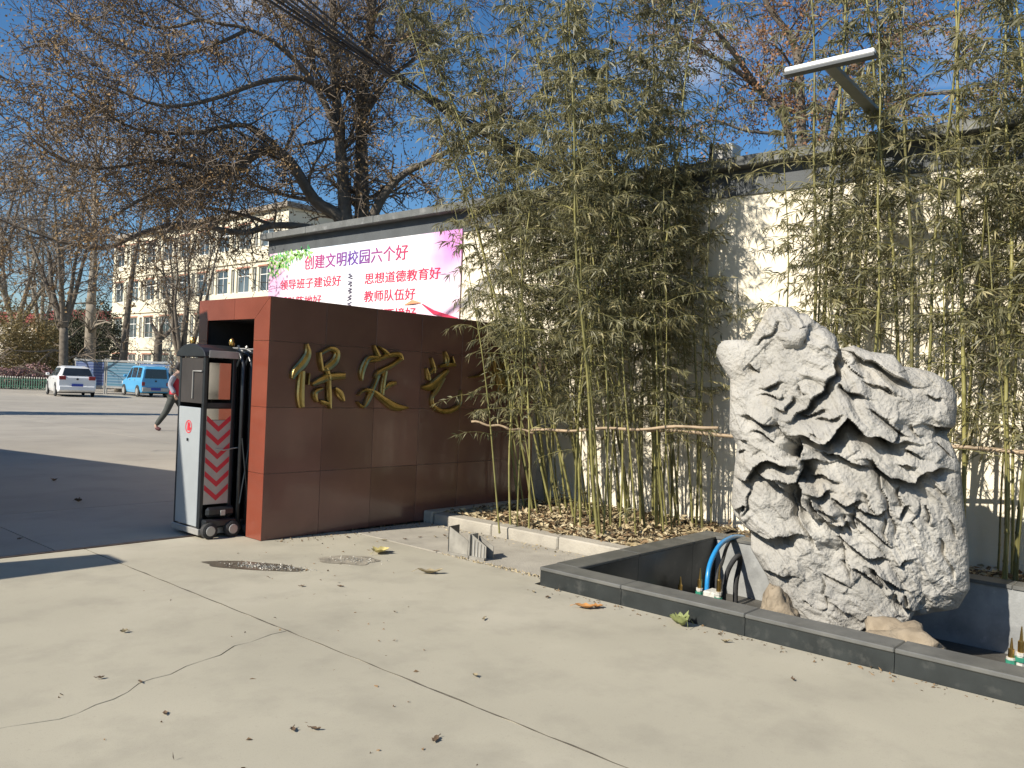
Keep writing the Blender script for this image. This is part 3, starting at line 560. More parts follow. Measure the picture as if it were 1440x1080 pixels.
fr = -(prof * TF + relief * np.clip(prof * 1.5, 0, 1)); bk = prof * TB + np.roll(relief, 60, 0) * np.clip(prof, 0, 1) * .8
# lean: the stone narrows forward at the bottom
def pt(x, z, d): p = RC + RU * float(x) + RN * float(d); return (p.x - RC.x, p.y - RC.y, float(z) - FZ)
q = MB(); idx = {}
def vid(i, j, s):
    edge = i in (0, NU) or j in (0, NV); k = (i, j, 0 if edge else s)
    if k not in idx:
        idx[k] = len(q.v); q.v.append(pt(X2[i, j], Z2[i, j], 0 if edge else (fr if s == 0 else bk)[i, j]))
    return idx[k]
for i in range(NU):
    for j in range(NV):
        for s in (0, 1):
            if s == 1 and (i % 5 or j % 5): continue
            st_ = 5 if s else 1
            f = (vid(i, j, s), vid(min(i + st_, NU), j, s), vid(min(i + st_, NU), min(j + st_, NV), s), vid(i, min(j + st_, NV), s))
            q.f.append(f if s == 0 else f[::-1]); q.mi.append(0)
rock = q.build('scholar_rock', ROCKM, None, smooth=True, fixn=False, loc=(RC.x, RC.y, FZ)); tag(rock, 'huge weathered grey limestone scholar rock with deep folds standing in the basin', 'rock')
def stone(name, c, r3, m, label, seed):
    bm = bmesh.new(); bmesh.ops.create_icosphere(bm, subdivisions=4, radius=1)
    for v in bm.verts:
        p = v.co.copy(); k = 1 + .42 * noise.fractal(p * 1.3 + Vector((seed, 0, 0)), .8, 2.1, 5) - .12 * abs(noise.noise(p * 3 + Vector((seed, 3, 0)))); v.co = Vector((p.x * r3[0], p.y * r3[1], p.z * r3[2])) * k
    me = bpy.data.meshes.new(name); bm.to_mesh(me); bm.free(); me.materials.append(m); me.polygons.foreach_set('use_smooth', [True] * len(me.polygons))
    return tag(link(name, me, None, c), label, 'rock')
zb = FZ
p = gz(1262, 888, -.02); stone('base_stone', (p.x + .05, p.y, zb + .17), (.2, .3, .24), TANR, 'rough tan boulder wedged under the right foot of the rock', 3)
p = gz(1092, 850, -.05); stone('base_stone', (p.x + .0, p.y, zb + .16), (.14, .15, .27), TANR, 'yellowish stone at the left foot of the rock by the basin back wall', 8)
p = rk(1113, 474); pp = RC + RU * float(p[0]) - RN * .06; pk = stone('peak', (pp.x - RC.x, pp.y - RC.y, float(p[1]) - FZ), (.17, .24, .16), ROCKM, 'rounded knob on the highest peak of the grey rock', 5); del pk['category']; pk.parent = rock

# ================================================================== BAMBOO
def bamboo_proto(h, seed, low, dens, r0, lean):
    rd = random.Random(seed); o = empty('bamboo'); q = MB(); pts = []; rad = []; nodes = []
    az = rd.uniform(0, 6.28); z = 0; k = 0
    def cen(z): b = lean * (z / h) ** 2 * h; return Vector((b * math.cos(az) + .012 * math.sin(z * 3 + seed), b * math.sin(az) + .012 * math.cos(z * 2.3 + seed), z))
    while z < h:
        rr = .8 * r0 * (1 - z / h) ** .75 + .0015; pts += [cen(z), cen(z + .012), cen(z + .03)]; rad += [rr, rr * 1.28, rr]; nodes.append(z); z += rd.uniform(.17, .26)
    pts.append(cen(h)); rad.append(.0015); q.tube(pts, rad, 6)
    B_, D_, L_, W_ = [], [], [], []
    for z in nodes:
        if z < low and rd.random() > .1: continue
        nb = rd.choice((2, 3, 4, 4)) if z > low + .2 else 1
        for _ in range(nb):
            if rd.random() > dens: continue
            a = rd.uniform(0, 6.28); ln = rd.uniform(.22, .62) * (1.0 if z < h * .75 else .65); p = cen(z); e = rd.uniform(.1, .75)
            d = Vector((math.cos(a) * math.cos(e), math.sin(a) * math.cos(e), math.sin(e))); bp_ = [p]
            for s in range(4): d = (d + Vector((0, 0, -.17)) + Vector((rd.gauss(0, .1), rd.gauss(0, .1), rd.gauss(0, .06)))).normalized(); bp_.append(bp_[-1] + d * ln / 4)
            q.tube(bp_, [.0035, .003, .0025, .002, .001], 3, False)
            for s in range(1, 5):
                for _k in range(rd.choice((4, 5, 6)) if s < 4 else 8):
                    c = bp_[s] + (bp_[s - 1] - bp_[s]) * rd.random(); v = (d * .6 + Vector((rd.gauss(0, .6), rd.gauss(0, .6), rd.gauss(-.4, .45))))
                    B_.append(c); D_.append(v); L_.append(rd.uniform(.065, .135)); W_.append(rd.uniform(.0048, .0088))
    q.build('culm', CULM, o, smooth=True)
    B_, D_, L_, W_ = (np.array([tuple(x) if isinstance(x, Vector) else x for x in t]) for t in (B_, D_, L_, W_))
    dry = rng.random(len(B_)) < .12
    for nm, mk, m in (('foliage', ~dry, LEAF), ('dry_foliage', dry, LEAFY)):
        tag(link(nm, leaves_mesh(nm, B_[mk], D_[mk], L_[mk], W_[mk], m), o), kind='stuff')
    return o
protos = [bamboo_proto(h, i * 7 + 1, low, dens, r0, lean) for i, (h, low, dens, r0, lean) in enumerate(((6.2, 1.9, .85, .015, .10), (5.6, 1.2, .85, .013, .14), (5.0, 1.5, .85, .012, .05), (6.6, 2.1, .85, .017, .12), (4.2, 1.0, .9, .011, .16), (3.4, .9, .85, .010, .08), (2.8, 1.0, .75, .008, .2), (6.9, 2.3, .8, .022, .06)))]
for o in protos: reg(o)
used = set()
def plant(k, x, y, z, rz, tilt, label, group, sc=1):
    o = protos[k] if k not in used else copy_tree(protos[k]); used.add(k)
    o.location = (x, y, z); lx, ly = tilt[0] * math.cos(rz) + tilt[1] * math.sin(rz), -tilt[0] * math.sin(rz) + tilt[1] * math.cos(rz); o.rotation_euler = (-ly, lx, rz); o.scale = (sc, sc, sc)
    size = {0: 'tall', 3: 'tall', 7: 'thick tall', 1: 'medium height', 2: 'medium height', 4: 'low leafy', 5: 'low leafy', 6: 'low leafy'}[k]
    tag(o, label.replace('SIZE', size), 'bamboo', size + ' ' + group); return o
rb = random.Random(21)
LB = 'SIZE slender green bamboo growing in the kerbed bed beside the brown sign wall'; LG = 'bamboo in the kerbed bed'
for i in range(60):
    for _ in range(20):
        x = rb.uniform(6.35, 8.05); y = rb.uniform(4.15, 6.35)
        if x < 6.35 + max(0, (y - 4.9)) * .62: continue
        break
    k = rb.choice((0, 0, 1, 1, 2, 3, 3, 4, 4, 5)); th = rb.gauss(.15 if y > 5.2 else .07, .05); plant(k, x, y, .05, rb.uniform(0, 6.28), (-.665 * th + rb.gauss(0, .025), .747 * th + rb.gauss(0, .025)), LB, LG, rb.uniform(.9, 1.1))
for px_, py_, tx in ((703, 748, -.10), (718, 742, -.06), (727, 745, .02), (745, 748, -.05)):   # leaning front culms
    p = gz(px_, py_, .07); plant(rb.choice((4, 5, 1)), p.x, p.y, .05, rb.uniform(0, 6.28), (tx * .665, -tx * .747), 'SIZE thin bamboo at the kerb edge in front of the brown sign wall', 'kerb edge bamboo', .95)
LB2 = 'SIZE green bamboo standing in the strip between the basin and the white wall'; LG2 = 'bamboo in the strip behind the basin'
for i in range(50):
    y = rb.uniform(-1.2, 3.2) if i > 6 else rb.uniform(2.6, 3.8); x = rb.uniform(7.52, 8.1)
    k = rb.choice((0, 1, 2, 2, 3, 3, 4, 5, 5, 6, 7)); plant(k, x, y, .04, rb.uniform(0, 6.28), (rb.gauss(-.02, .03), rb.gauss(0, .03)), LB2, LG2, rb.uniform(.85, 1.08))
for i in range(12):
    k = rb.choice((4, 5, 5, 6)); plant(k, rb.uniform(7.5, 7.8), rb.uniform(-.6, 1.45), .04, rb.uniform(0, 6.28), (rb.gauss(-.05, .04), rb.gauss(0, .04)), LB2, LG2, rb.uniform(.85, 1.1))
for px_ in (1147, 1295, 1424):
    p = onX(px_, 500, 7.6); plant(7, p.x, p.y, .04, rb.uniform(0, 6.28), (rb.gauss(0, .01), rb.gauss(0, .01)), LB2, LG2, 1.0)
# support poles tied across the culms
def pole(a, b, r_, label):
    q = MB(); a = Vector(a); b = Vector(b); n = 16; P_ = [a + (b - a) * (i / n) + Vector((0, 0, .012 * math.sin(i * 1.1))) for i in range(n + 1)]; q.tube([p - a for p in P_], [r_ * (1.18 if i % 3 == 0 else 1) for i in range(n + 1)], 7)
    return tag(q.build('support_pole', POLE, None, smooth=True, loc=a), label, 'pole')
pole(onX(740, 607, 6.72), onX(1010, 601, 6.9), .014, 'dry bamboo cane tied across the culms in the kerbed bed')
pole(onX(663, 594, 6.35), onX(752, 609, 6.75), .012, 'short cane slanting toward the sign wall at the bamboo clump end')
pole(onX(910, 606, 7.35), onX(1500, 640, 7.62), .017, 'long brown cane running behind the rock across the bamboo strip')

# ================================================================== RETRACTABLE GATE
gt = empty('retractable_gate', (3.72, 7.0, 0)); tag(gt, 'black folding electric gate with red chevrons parked in the granite recess', 'gate')
def gp(name, m, *b, bevel=.004, par=None): return box_part(name, m, par or gt, *b, bevel=bevel)
# head unit X 0..0.36, Y 0..0.48
for x, y in ((0, 0), (0, .44), (.276, 0), (.276, .44)): gp('post', BLKP, x, x + .035, y, y + .035, .06, 1.66)
gp('base_frame', SILV, -.01, .32, -.01, .49, .03, .085); gp('mid_rail', BLKP, .036, .275, .003, .03, 1.17, 1.22)
q = MB()   # arched black hood
for j in range(7):
    pass
prof_ = [(.5 * .48 + .27 * math.cos(t), 1.63 + .12 * math.sin(t)) for t in np.linspace(0, math.pi, 9)]
n = len(prof_); q.add([(-.02, y, z) for y, z in prof_] + [(.325, y, z) for y, z in prof_], [tuple(range(n)), tuple(range(n, 2 * n))[::-1]] + [(i, (i + 1) % n, n + (i + 1) % n, n + i) for i in range(n)])
q.build('hood', BLKP, gt, bevel=.006)
gp('hood_trim', SILV, .02, .31, -.036, -.031, 1.625, 1.69)
for x, y in ((.03, .3), (.27, .03)):
    q = MB(); q.lathe((x, y, 1.74), [(.02, 0), (.028, .03), (.022, .06), (.008, .075)], n=10); q.build('finial', BRASS, gt, smooth=True)
pan = gp('end_panel', STEEL, -.006, .006, .04, .435, .1, 1.17)
q = MB()   # red round emblem on end panel: ring plus raised hand
for i in range(24):
    t0, t1 = 2 * math.pi * i / 24, 2 * math.pi * (i + 1) / 24
    q.add([(-.0085, .24 + r_ * math.cos(t), .99 + r_ * math.sin(t)) for t in (t0, t1) for r_ in (.05, .06)], [(0, 1, 3, 2)])
q.box(-.0095, -.008, .215, .262, .955, .995)
for k, (y, l) in enumerate(((.218, .025), (.230, .034), (.242, .036), (.254, .03))): q.box(-.0095, -.008, y - .005, y + .005, .996, .996 + l)
q.box(-.0095, -.008, .2, .214, .965, .985); q.build('hand_emblem', REDP, pan)
gp('lock', BLKP, -.02, -.0065, .235, .25, .86, .885, par=pan, bevel=.002)
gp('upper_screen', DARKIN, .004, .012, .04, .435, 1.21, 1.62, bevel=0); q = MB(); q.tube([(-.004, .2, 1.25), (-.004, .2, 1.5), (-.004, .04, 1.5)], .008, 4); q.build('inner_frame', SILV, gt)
ch = gp('chevron_board', SILV, .036, .275, .004, .012, .3, 1.06, bevel=0)
for i in range(6):
    z = .33 + i * .125; q = MB(); w_ = .05; x0, x1, xm = .04, .272, .156
    for a, b in ((x0, xm), (x1, xm)):
        q.add([(a, .0015, z + .1), (b, .0015, z), (b, .0015, z + w_), (a, .0015, z + .1 + w_), (a, .0038, z + .1), (b, .0038, z), (b, .0038, z + w_), (a, .0038, z + .1 + w_)], [(0, 1, 2, 3), (4, 7, 6, 5), (0, 4, 5, 1), (3, 2, 6, 7)])
    q.build('chevron', REDP, ch, fixn=True)
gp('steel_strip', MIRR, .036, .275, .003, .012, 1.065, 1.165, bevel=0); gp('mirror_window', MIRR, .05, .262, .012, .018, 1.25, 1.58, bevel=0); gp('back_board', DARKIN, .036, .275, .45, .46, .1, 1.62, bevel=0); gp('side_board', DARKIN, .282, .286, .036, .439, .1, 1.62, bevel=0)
q = MB(); q.tube([(.14, -.004, .8), (.2, -.03, .79), (.3, -.02, .805), (.36, -.03, .81)], .006, 6); q.build('latch_bar', SILV, gt)
bg_ = gp('bogie', BLKP, .02, .33, -.075, .0, .1, .17, bevel=.012)
gp('bogie', BLKP, .04, .32, -.06, -.012, .19, .28, bevel=.03); gp('bogie_pin', SILV, .17, .22, -.07, -.061, .2, .25, bevel=.01)
for x in (.065, .285):
    q = MB(); q.lathe((x, -.1, .075), [(.055, 0), (.072, .008), (.074, .02), (.074, .05), (.07, .058)], axis='y', n=20); wo = q.build('wheel', RUBB, gt, smooth=False)
    q = MB(); q.lathe((x, -.106, .075), [(.04, 0), (.045, .004), (.045, .01)], axis='y', n=14)
    q.build('hub', SILV, wo)
for i in range(9):   # folded inverted-U frames reaching back into the recess
    x = .345 + i * .085; q = MB(); y0, y1, zt = -.06, .47, 1.70
    q.tube([(x, y0, .05), (x, y0, zt - .12), (x, y0 + .06, zt - .03), (x, y0 + .16, zt), (x, y1 - .16, zt), (x, y1 - .06, zt - .03), (x, y1, zt - .12), (x, y1, .05)], .021, 7); fo = q.build('folding_frame', BLKP, gt, smooth=True)
    q = MB(); q.tube([(x, y0 + .02, zt + .0), (x, y0 + .12, zt + .028), (x, y1 - .12, zt + .028)], .006, 5); q.build('top_strip', SILV, fo)
    q = MB(); q.lathe((x, y0 + .1, zt + .02), [(.01, 0), (.014, .02), (.008, .035)], n=8); q.build('finial', SILV, fo)
    if i < 8:
        q = MB(); q.tube([(x, y0 - .024, .3), (x + .085, y0 - .024, .9)], .008, 5); q.tube([(x + .085, y0 - .026, .3), (x, y0 - .026, .9)], .008, 5); q.build('cross_link', BLKP, fo)
for i in range(3):
    x = .46 + i * .26; q = MB(); q.lathe((x, -.09, .06), [(.05, 0), (.06, .01), (.06, .04), (.05, .05)], axis='y', n=16); q.build('wheel', RUBB, gt)

# ================================================================== GATEHOUSE AND LEFT PILLAR (out of frame, shaped to cast the courtyard shade)
gh = empty('gatehouse', (-3, 14, 0)); tag(gh, 'unseen flat roofed gatehouse shaped to cast the courtyard shade', 'building')
q = MB(); q.prism([(4.16, -5.6), (3.05, -1.1), (1.85, 4.0), (-3, 4.0), (-3, -5.6)], -.03, 3.8); q.build('wall', CREAM, gh); q = MB(); q.prism([(4.43, -5.78), (3.31, -.97), (2.1, 4.2), (-3.3, 4.2), (-3.3, -5.78)], 3.801, 4.0); q.build('roof', COPE, gh)
q = MB(); q.box(.6, 1.8, -5.64, -5.601, 1, 2.4); q.build('window', GLASS, gh); q = MB(); q.box(2.4, 3.4, -5.65, -5.601, 0, 2.1); q.build('door', WFRM, gh)
gl = empty('pillar_shadow_caster', (-.9, 7.22, 0)); tag(gl, 'unseen granite block added to cast the shadow patch before the gateway', 'pillar')  # unseen block, put in for the shadow patch on the forecourt
box_part('pillar_body', GRANL, gl, -.6, .7, -.2, .2, -.03, 2.1); q = MB(); q.box(-.66, .72, -.22, .22, 2.1, 2.2); q.build('cap', GRANL, gl, bevel=.06)

# ================================================================== DEBRIS ON THE FORECOURT
p = gz(662, 786); db = empty('broken_fixture', (p.x, p.y, 0), R(8)); db.scale = (1.2, 1.2, 1.2); tag(db, 'broken grey metal bracket standing on the concrete near the bamboo kerb', 'scrap')
GM = mat('scrap_metal', (.27, .255, .22), .6, .2, 12, metal=.2)
def wedge(x, y0, y1, t, h0, h1, name='plate', m=GM):
    q = MB(); q.add([(x, y0, 0), (x, y1, 0), (x, y1, h1), (x, y0, h0), (x + t, y0, 0), (x + t, y1, 0), (x + t, y1, h1), (x + t, y0, h0)], [(0, 1, 2, 3), (7, 6, 5, 4), (0, 4, 5, 1), (1, 5, 6, 2), (2, 6, 7, 3), (3, 7, 4, 0)]); return q.build(name, m, db)
wedge(-.02, -.0, .012, .10, .17, .17); wedge(-.0, -.13, -.0, .006, .1, .17); wedge(.09, -.13, -.0, .006, .09, .15)
wedge(.0, .03, .2, .006, .12, .2); wedge(-.0, .2, .208, .12, .2, .2, m=BLKP); wedge(-.02, -.13, .2, .02, .02, .02)
for k in range(4): wedge(-.006, -.115 + k * .028, -.105 + k * .028, .004, .1 + k * .012, .105 + k * .012, 'bar', SILV)
# fallen leaves
def dry_leaf(px_, py_, L_, W_, m, label, curl=.5, rz=None, z=.004, group='fallen leaves', segs=6):
    p = gz(px_, py_); q = MB(); vs = []
    for i in range(segs + 1):
        t = i / segs; w_ = W_ * math.sin(math.pi * min(1, t * .95 + .05)) ** .8 * (1 + .25 * math.sin(i * 2.7)); h = curl * L_ * (.28 * (2 * t - 1) ** 2)
        for s in (-1, -.5, 0, .5, 1): vs.append(((t - .5) * L_, s * w_, z + h + abs(s) ** 1.5 * w_ * curl * 1.1 + random.uniform(0, .005)))
    q.add(vs, [(i * 5 + j, i * 5 + j + 1, (i + 1) * 5 + j + 1, (i + 1) * 5 + j) for i in range(segs) for j in range(4)])
    q.tube([(-.5 * L_, 0, z + .28 * curl * L_), (-.72 * L_, .01, z + .01)], .002, 3)
    o = q.build('fallen_leaf', m, None, smooth=True, loc=(p.x, p.y, 0), fixn=False); o.rotation_euler.z = random.uniform(0, 6.28) if rz is None else rz
    return tag(o, label, 'leaf', group)
LB_, LO, LY, LGn = mat('leaf_brown', (.14, .09, .05), .8, .3, 20), mat('leaf_orange', (.42, .2, .06), .8, .25, 20), mat('leaf_yellow', (.5, .42, .17), .8, .25, 20), mat('leaf_green', (.22, .25, .09), .8, .25, 20)
dry_leaf(958, 882, .11, .045, LGn, 'curled green leaf propped against the black basin kerb', 1.5, 1.2); dry_leaf(955, 879, .13, .04, LGn, 'narrow green leaf leaning beside the curled green leaf', 1.2, 2.0)
dry_leaf(824, 857, .15, .035, LO, 'long orange brown leaf lying beside the black basin kerb', .5, -.9); dry_leaf(840, 856, .09, .03, LO, 'small orange leaf at the tip of the long orange leaf', .5, -.5)
dry_leaf(535, 779, .2, .07, LY, 'large pale yellow leaf on the concrete below the gold lettering', .5, .3); dry_leaf(605, 808, .2, .035, mat('leaf_tan', (.27, .22, .13), .8, .3, 20), 'long tan leaf on the concrete left of the metal scrap', .6, -.7)
SMALL = 'small dark curled dry leaf lying on the concrete forecourt'
for x, y in ((455, 751), (489, 757), (540, 762), (569, 760), (612, 757), (625, 755), (630, 759), (612, 777), (425, 826), (174, 891), (141, 956), (197, 961), (478, 826), (770, 842), (750, 834), (1115, 958), (412, 1029), (443, 1028), (612, 1043), (680, 873), (590, 757), (668, 953), (1020, 905), (232, 1005), (27, 760)):
    dry_leaf(x, y, random.uniform(.03, .06), random.uniform(.008, .016), random.choice((LB_, LB_, MATS['leaf_tan'])), SMALL, random.uniform(.15, .8), group='small dry leaves on the forecourt')
dry_leaf(76, 678, .08, .04, LB_, 'dark dry leaf inside the gateway on the shaded court', .8); dry_leaf(110, 707, .08, .04, LB_, 'dry leaf on the shaded court nearer the gate rail', .8)
# crumbs gathered along the sign wall and the kerbs
def crumbs(n, pts, label, sig):
    A_, B2 = np.array(pts[0]), np.array(pts[1]); t = rng.random(n)[:, None]; b_ = np.zeros((n, 3)); b_[:, :2] = A_ + (B2 - A_) * t + np.abs(rng.normal(0, sig, (n, 1))) * np.array(pts[2]); b_[:, 2] = .002
    tag(link('leaf_crumbs', leaves_mesh('leaf_crumbs', b_, rng.normal(size=(n, 3)) * [1, 1, .3], rng.uniform(.008, .035, n), rng.uniform(.003, .01, n), MATS['litter_brown'] if n % 2 else MATS['litter_tan'], fold=.8, droop=0)), label, 'debris', kind='stuff')
crumbs(221, ((4.2, 6.57), (6.0, 6.57), (0, -1)), 'brown leaf crumbs gathered along the foot of the sign wall', .12); crumbs(160, ((6.0, 4.0), (6.0, 6.4), (-1, 0)), 'pale crumbs along the kerb of the bamboo bed', .1)
crumbs(131, ((4.82, .6), (4.82, 3.9), (-1, 0)), 'brown crumbs along the foot of the black basin kerb', .07); crumbs(91, ((2.0, 1.6), (5.0, 6.0), (-.5, .5)), 'brown specks strewn over the open concrete', 1.2)
# damp patches with grit
def patch(px_, py_, a, b, rz, label, ng):
    p = gz(px_, py_); q = MB(); n = 40; vs = [(0, 0, .003)]
    for i in range(n):
        t = 2 * math.pi * i / n; k = 1 + .28 * noise.noise(Vector((math.cos(t) * 1.6, math.sin(t) * 1.6, px_))); vs.append((a * k * math.cos(t), b * k * math.sin(t), .003))
    q.add(vs, [(0, 1 + i, 1 + (i + 1) % n) for i in range(n)]); o = q.build('damp_patch', mat('damp_concrete%d' % px_, (.115, .098, .072) if ng > 200 else (.27, .24, .185), .3 if ng > 200 else .7, .35, 9, .3, 60), None, loc=(p.x, p.y, 0), fixn=False); o.rotation_euler.z = rz
    tag(o, label, 'puddle')
    b_ = np.stack([rng.normal(0, .36, ng) * a, rng.normal(0, .36, ng) * b, np.full(ng, .004)], 1); b_[:, 0] += a * .25
    tag(link('grit', leaves_mesh('grit', b_, rng.normal(size=(ng, 3)) * [1, 1, .5], rng.uniform(.006, .016, ng), rng.uniform(.003, .007, ng), mat('grit', (.5, .48, .42), .25, .3, 50), fold=1.5, droop=0), o), kind='stuff')
patch(355, 797, .42, .13, R(-58), 'dark damp patch with glittering grit in front of the sign wall', 520); patch(490, 789, .26, .16, R(-50), 'faint dry patch of pale grit below the gold lettering', 160)

# ================================================================== OVERHEAD CABLES
CB = mat('cable', (.03, .03, .033), .6, .2, 5)
for i in range(8):
    e0 = Vector((8.3, 6.4 + .05 * i, 4.02 + .07 * (i % 4))); a0 = dep(338 + i * 14 + (i % 3) * 5, 0, 9.0); P_ = []
    dirv = a0 - e0; end = e0 + dirv * 2.0
    for k in range(33):
        t = k / 32; P_.append(e0 + (end - e0) * t - UP * (.5 + .07 * i) * 4 * t * (1 - t) * .5 + UP * .44 * min(1, t * 2))
    q = MB(); q.tube([p - e0 for p in P_], .016 if i in (0, 1) else random.uniform(.009, .014), 5); tag(q.build('overhead_cable', CB, None, smooth=True, loc=e0), 'black overhead cable of the bundle running down to the wall coping', 'cable', 'overhead cable bundle')

# ================================================================== TREES
def spline(P_, n=4):
    S = []
    for i in range(len(P_) - 1):
        p0 = P_[max(i - 1, 0)]; p1 = P_[i]; p2 = P_[i + 1]; p3 = P_[min(i + 2, len(P_) - 1)]
        for k in range(n):
            t = k / n; S.append(.5 * (2 * p1 + (p2 - p0) * t + (2 * p0 - 5 * p1 + 4 * p2 - p3) * t * t + (3 * p1 - p0 - 3 * p2 + p3) * t ** 3))
    return S + [P_[-1]]
def rvec(rd): return Vector((rd.gauss(0, 1), rd.gauss(0, 1), rd.gauss(0, 1))).normalized()
def sub(q, rd, p, d, r_, L_, lev, maxlev, tips, kids, rmin, bend=.32, grav=0.0, upb=.0):
    n = 5 if lev < maxlev else 3; pts = [p]; rad = [r_]; st = L_ / n
    for i in range(n):
        d = (d + rvec(rd) * bend + UP * (upb - grav * i / n)).normalized(); pts.append(pts[-1] + d * st); rad.append(max(rmin, r_ * (1 - .8 * (i + 1) / n)))
    q.tube(pts, rad, 4 if lev < 2 else 3, False)
    if lev >= maxlev: tips.append((pts[-1], d)); tips.append((pts[1], d)); return
    for k in range(kids[lev]):
        t = rd.uniform(.15, 1); i = min(int(t * n), n - 1); c = pts[i] + (pts[i + 1] - pts[i]) * (t * n - i)
        nd = (d * .75 + rvec(rd) * .85 + UP * .12).normalized(); sub(q, rd, c, nd, max(rmin, rad[i] * .6), L_ * rd.uniform(.35, .6), lev + 1, maxlev, tips, kids, rmin, bend, grav, upb)
def limb_tree(name, base, limbs, seed, kids, label, group=None, r0=.12, per_m=2.6, L0=1.7, rmin=.004, leaf=None, nleaf=0, llen=(.04, .09), trunk_to=None, bark=BARK, maxlev=2, spread=.16, cat='tree', grav=.05):
    rd = random.Random(seed); o = empty(name, base); tag(o, label, cat, group); base = Vector(base); tq, q = MB(), MB(); tips = []
    for li, (P_, ra, rb_) in enumerate(limbs):
        S = spline([Vector(p) for p in P_]); k = len(S); rad = [ra + (rb_ - ra) * (i / (k - 1)) ** .8 for i in range(k)]
        tq.tube([p - base for p in S], rad, 8)
        ln = sum((S[i + 1] - S[i]).length for i in range(k - 1)); nb = int(ln * per_m)
        for b in range(nb):
            t = rd.uniform(.12, 1) ** .8; i = min(int(t * (k - 1)), k - 2); c = S[i] - base; d0 = (S[i + 1] - S[i]).normalized(); d = (d0 * .55 + rvec(rd) + UP * .25).normalized()
            sub(q, rd, c, d, max(rmin * 2, rad[i] * .35), L0 * rd.uniform(.5, 1.2), 0, maxlev, tips, kids, rmin, .32, grav)
    tq.build('trunk', bark, o, smooth=True); tag(q.build('crown', TWIG if bark is BARK else bark, o, fixn=False), kind='stuff')
    if leaf and nleaf:
        T = np.array([tuple(t[0]) for t in tips]); ii = rng.integers(0, len(T), nleaf); cl = rng.random(len(T)) < .45
        ii = ii[cl[ii]]; b_ = T[ii] + rng.normal(0, spread, (len(ii), 3)) * .6; d_ = rng.normal(size=(len(ii), 3)) + [0, 0, -.5]
        tag(link('dry_leaves', leaves_mesh('dry_leaves', b_, d_, rng.uniform(*llen, len(ii)), rng.uniform(.012, .03, len(ii)), leaf, fold=.6), o), kind='stuff')
    return o
def PL(D0, *pts): return [dep(p[0], p[1], p[2] if len(p) > 2 else D0) for p in pts]
tb = dep(497, 400, 17); tb = (tb.x, tb.y, -.03); fork = Vector((tb[0], tb[1], 3.4))
BT = [([Vector(tb), Vector((tb[0], tb[1], 1.6)), fork], .34, .27),
      ([fork] + PL(17, (480, 312), (443, 283, 16.8), (407, 227, 16.5), (377, 210, 16.2), (350, 223, 16), (313, 247, 15.7), (283, 260, 15.4), (233, 265, 15), (183, 290, 14.7), (143, 317, 14.4)), .15, .02),
      ([fork] + PL(17, (487, 320), (482, 250), (476, 180), (472, 120), (470, 60), (466, -60)), .17, .06),
      ([fork] + PL(17.3, (508, 320), (509, 240), (508, 160), (515, 90), (525, 0), (530, -100)), .19, .06),
      ([fork] + PL(16.9, (522, 312), (545, 268), (572, 243), (610, 225), (660, 195), (720, 150)), .13, .03),
      (PL(17, (479, 200), (446, 125, 16.6), (400, 72, 16.2), (350, 42, 15.8), (285, 28, 15.4), (200, -20, 15)), .08, .015),
      (PL(17, (474, 140), (430, 112, 16.3), (370, 116, 15.8), (300, 140, 15.2), (230, 150, 14.8), (150, 122, 14.4), (85, 105, 14.1)), .075, .012),
      (PL(17, (500, 340), (440, 322, 16.6), (385, 318, 16.3), (345, 328, 16), (300, 322, 15.6), (250, 316, 15.2), (200, 328, 14.8), (150, 350, 14.4), (95, 343, 14), (40, 325, 13.7), (-25, 300, 13.4)), .085, .014),
      (PL(16.5, (407, 227), (350, 178, 16), (270, 188, 15.4), (190, 182, 15), (115, 140, 14.6), (62, 108, 14.4)), .065, .01),
      (PL(15.7, (313, 247), (225, 228, 15.2), (140, 238, 14.7), (80, 222, 14.4), (35, 185, 14.2)), .05, .01),
      (PL(17, (472, 100), (420, 50, 17.3), (360, 0, 17.5), (280, -40, 17.6)), .07, .012), (PL(17.2, (509, 170), (550, 110, 17.6), (600, 70, 18), (640, 10, 18)), .07, .015), (PL(17.3, (512, 120), (560, 50, 17.6), (600, -20, 18)), .06, .015),
      (PL(16.8, (443, 283), (400, 275, 17.4), (330, 250, 17.8), (260, 215, 18), (190, 200, 18.2), (120, 190, 18.4)), .05, .01), (PL(16.3, (385, 318), (330, 300, 16.8), (270, 290, 17.1), (200, 275, 17.4), (110, 270, 17.6), (40, 262, 17.8)), .04, .01),
      (PL(15.8, (350, 42), (270, 75, 15.5), (190, 72, 15.2), (130, 45, 15), (90, 10, 15)), .04, .01), (PL(15.4, (285, 28), (220, 40, 15.6), (150, 10, 15.8), (100, -30, 16)), .035, .01)]
limb_tree('spreading_tree', tb, BT, 5, (7, 5, 3), 'large spreading bare tree with brown seed clusters rising behind the banner wall', r0=.3, per_m=5.0, L0=1.55, rmin=.0058, leaf=DRYL, nleaf=60000, maxlev=2, llen=(.03, .075), spread=.2)
tb2 = dep(1125, 500, 15.5); tb2 = (tb2.x, tb2.y, -.03)
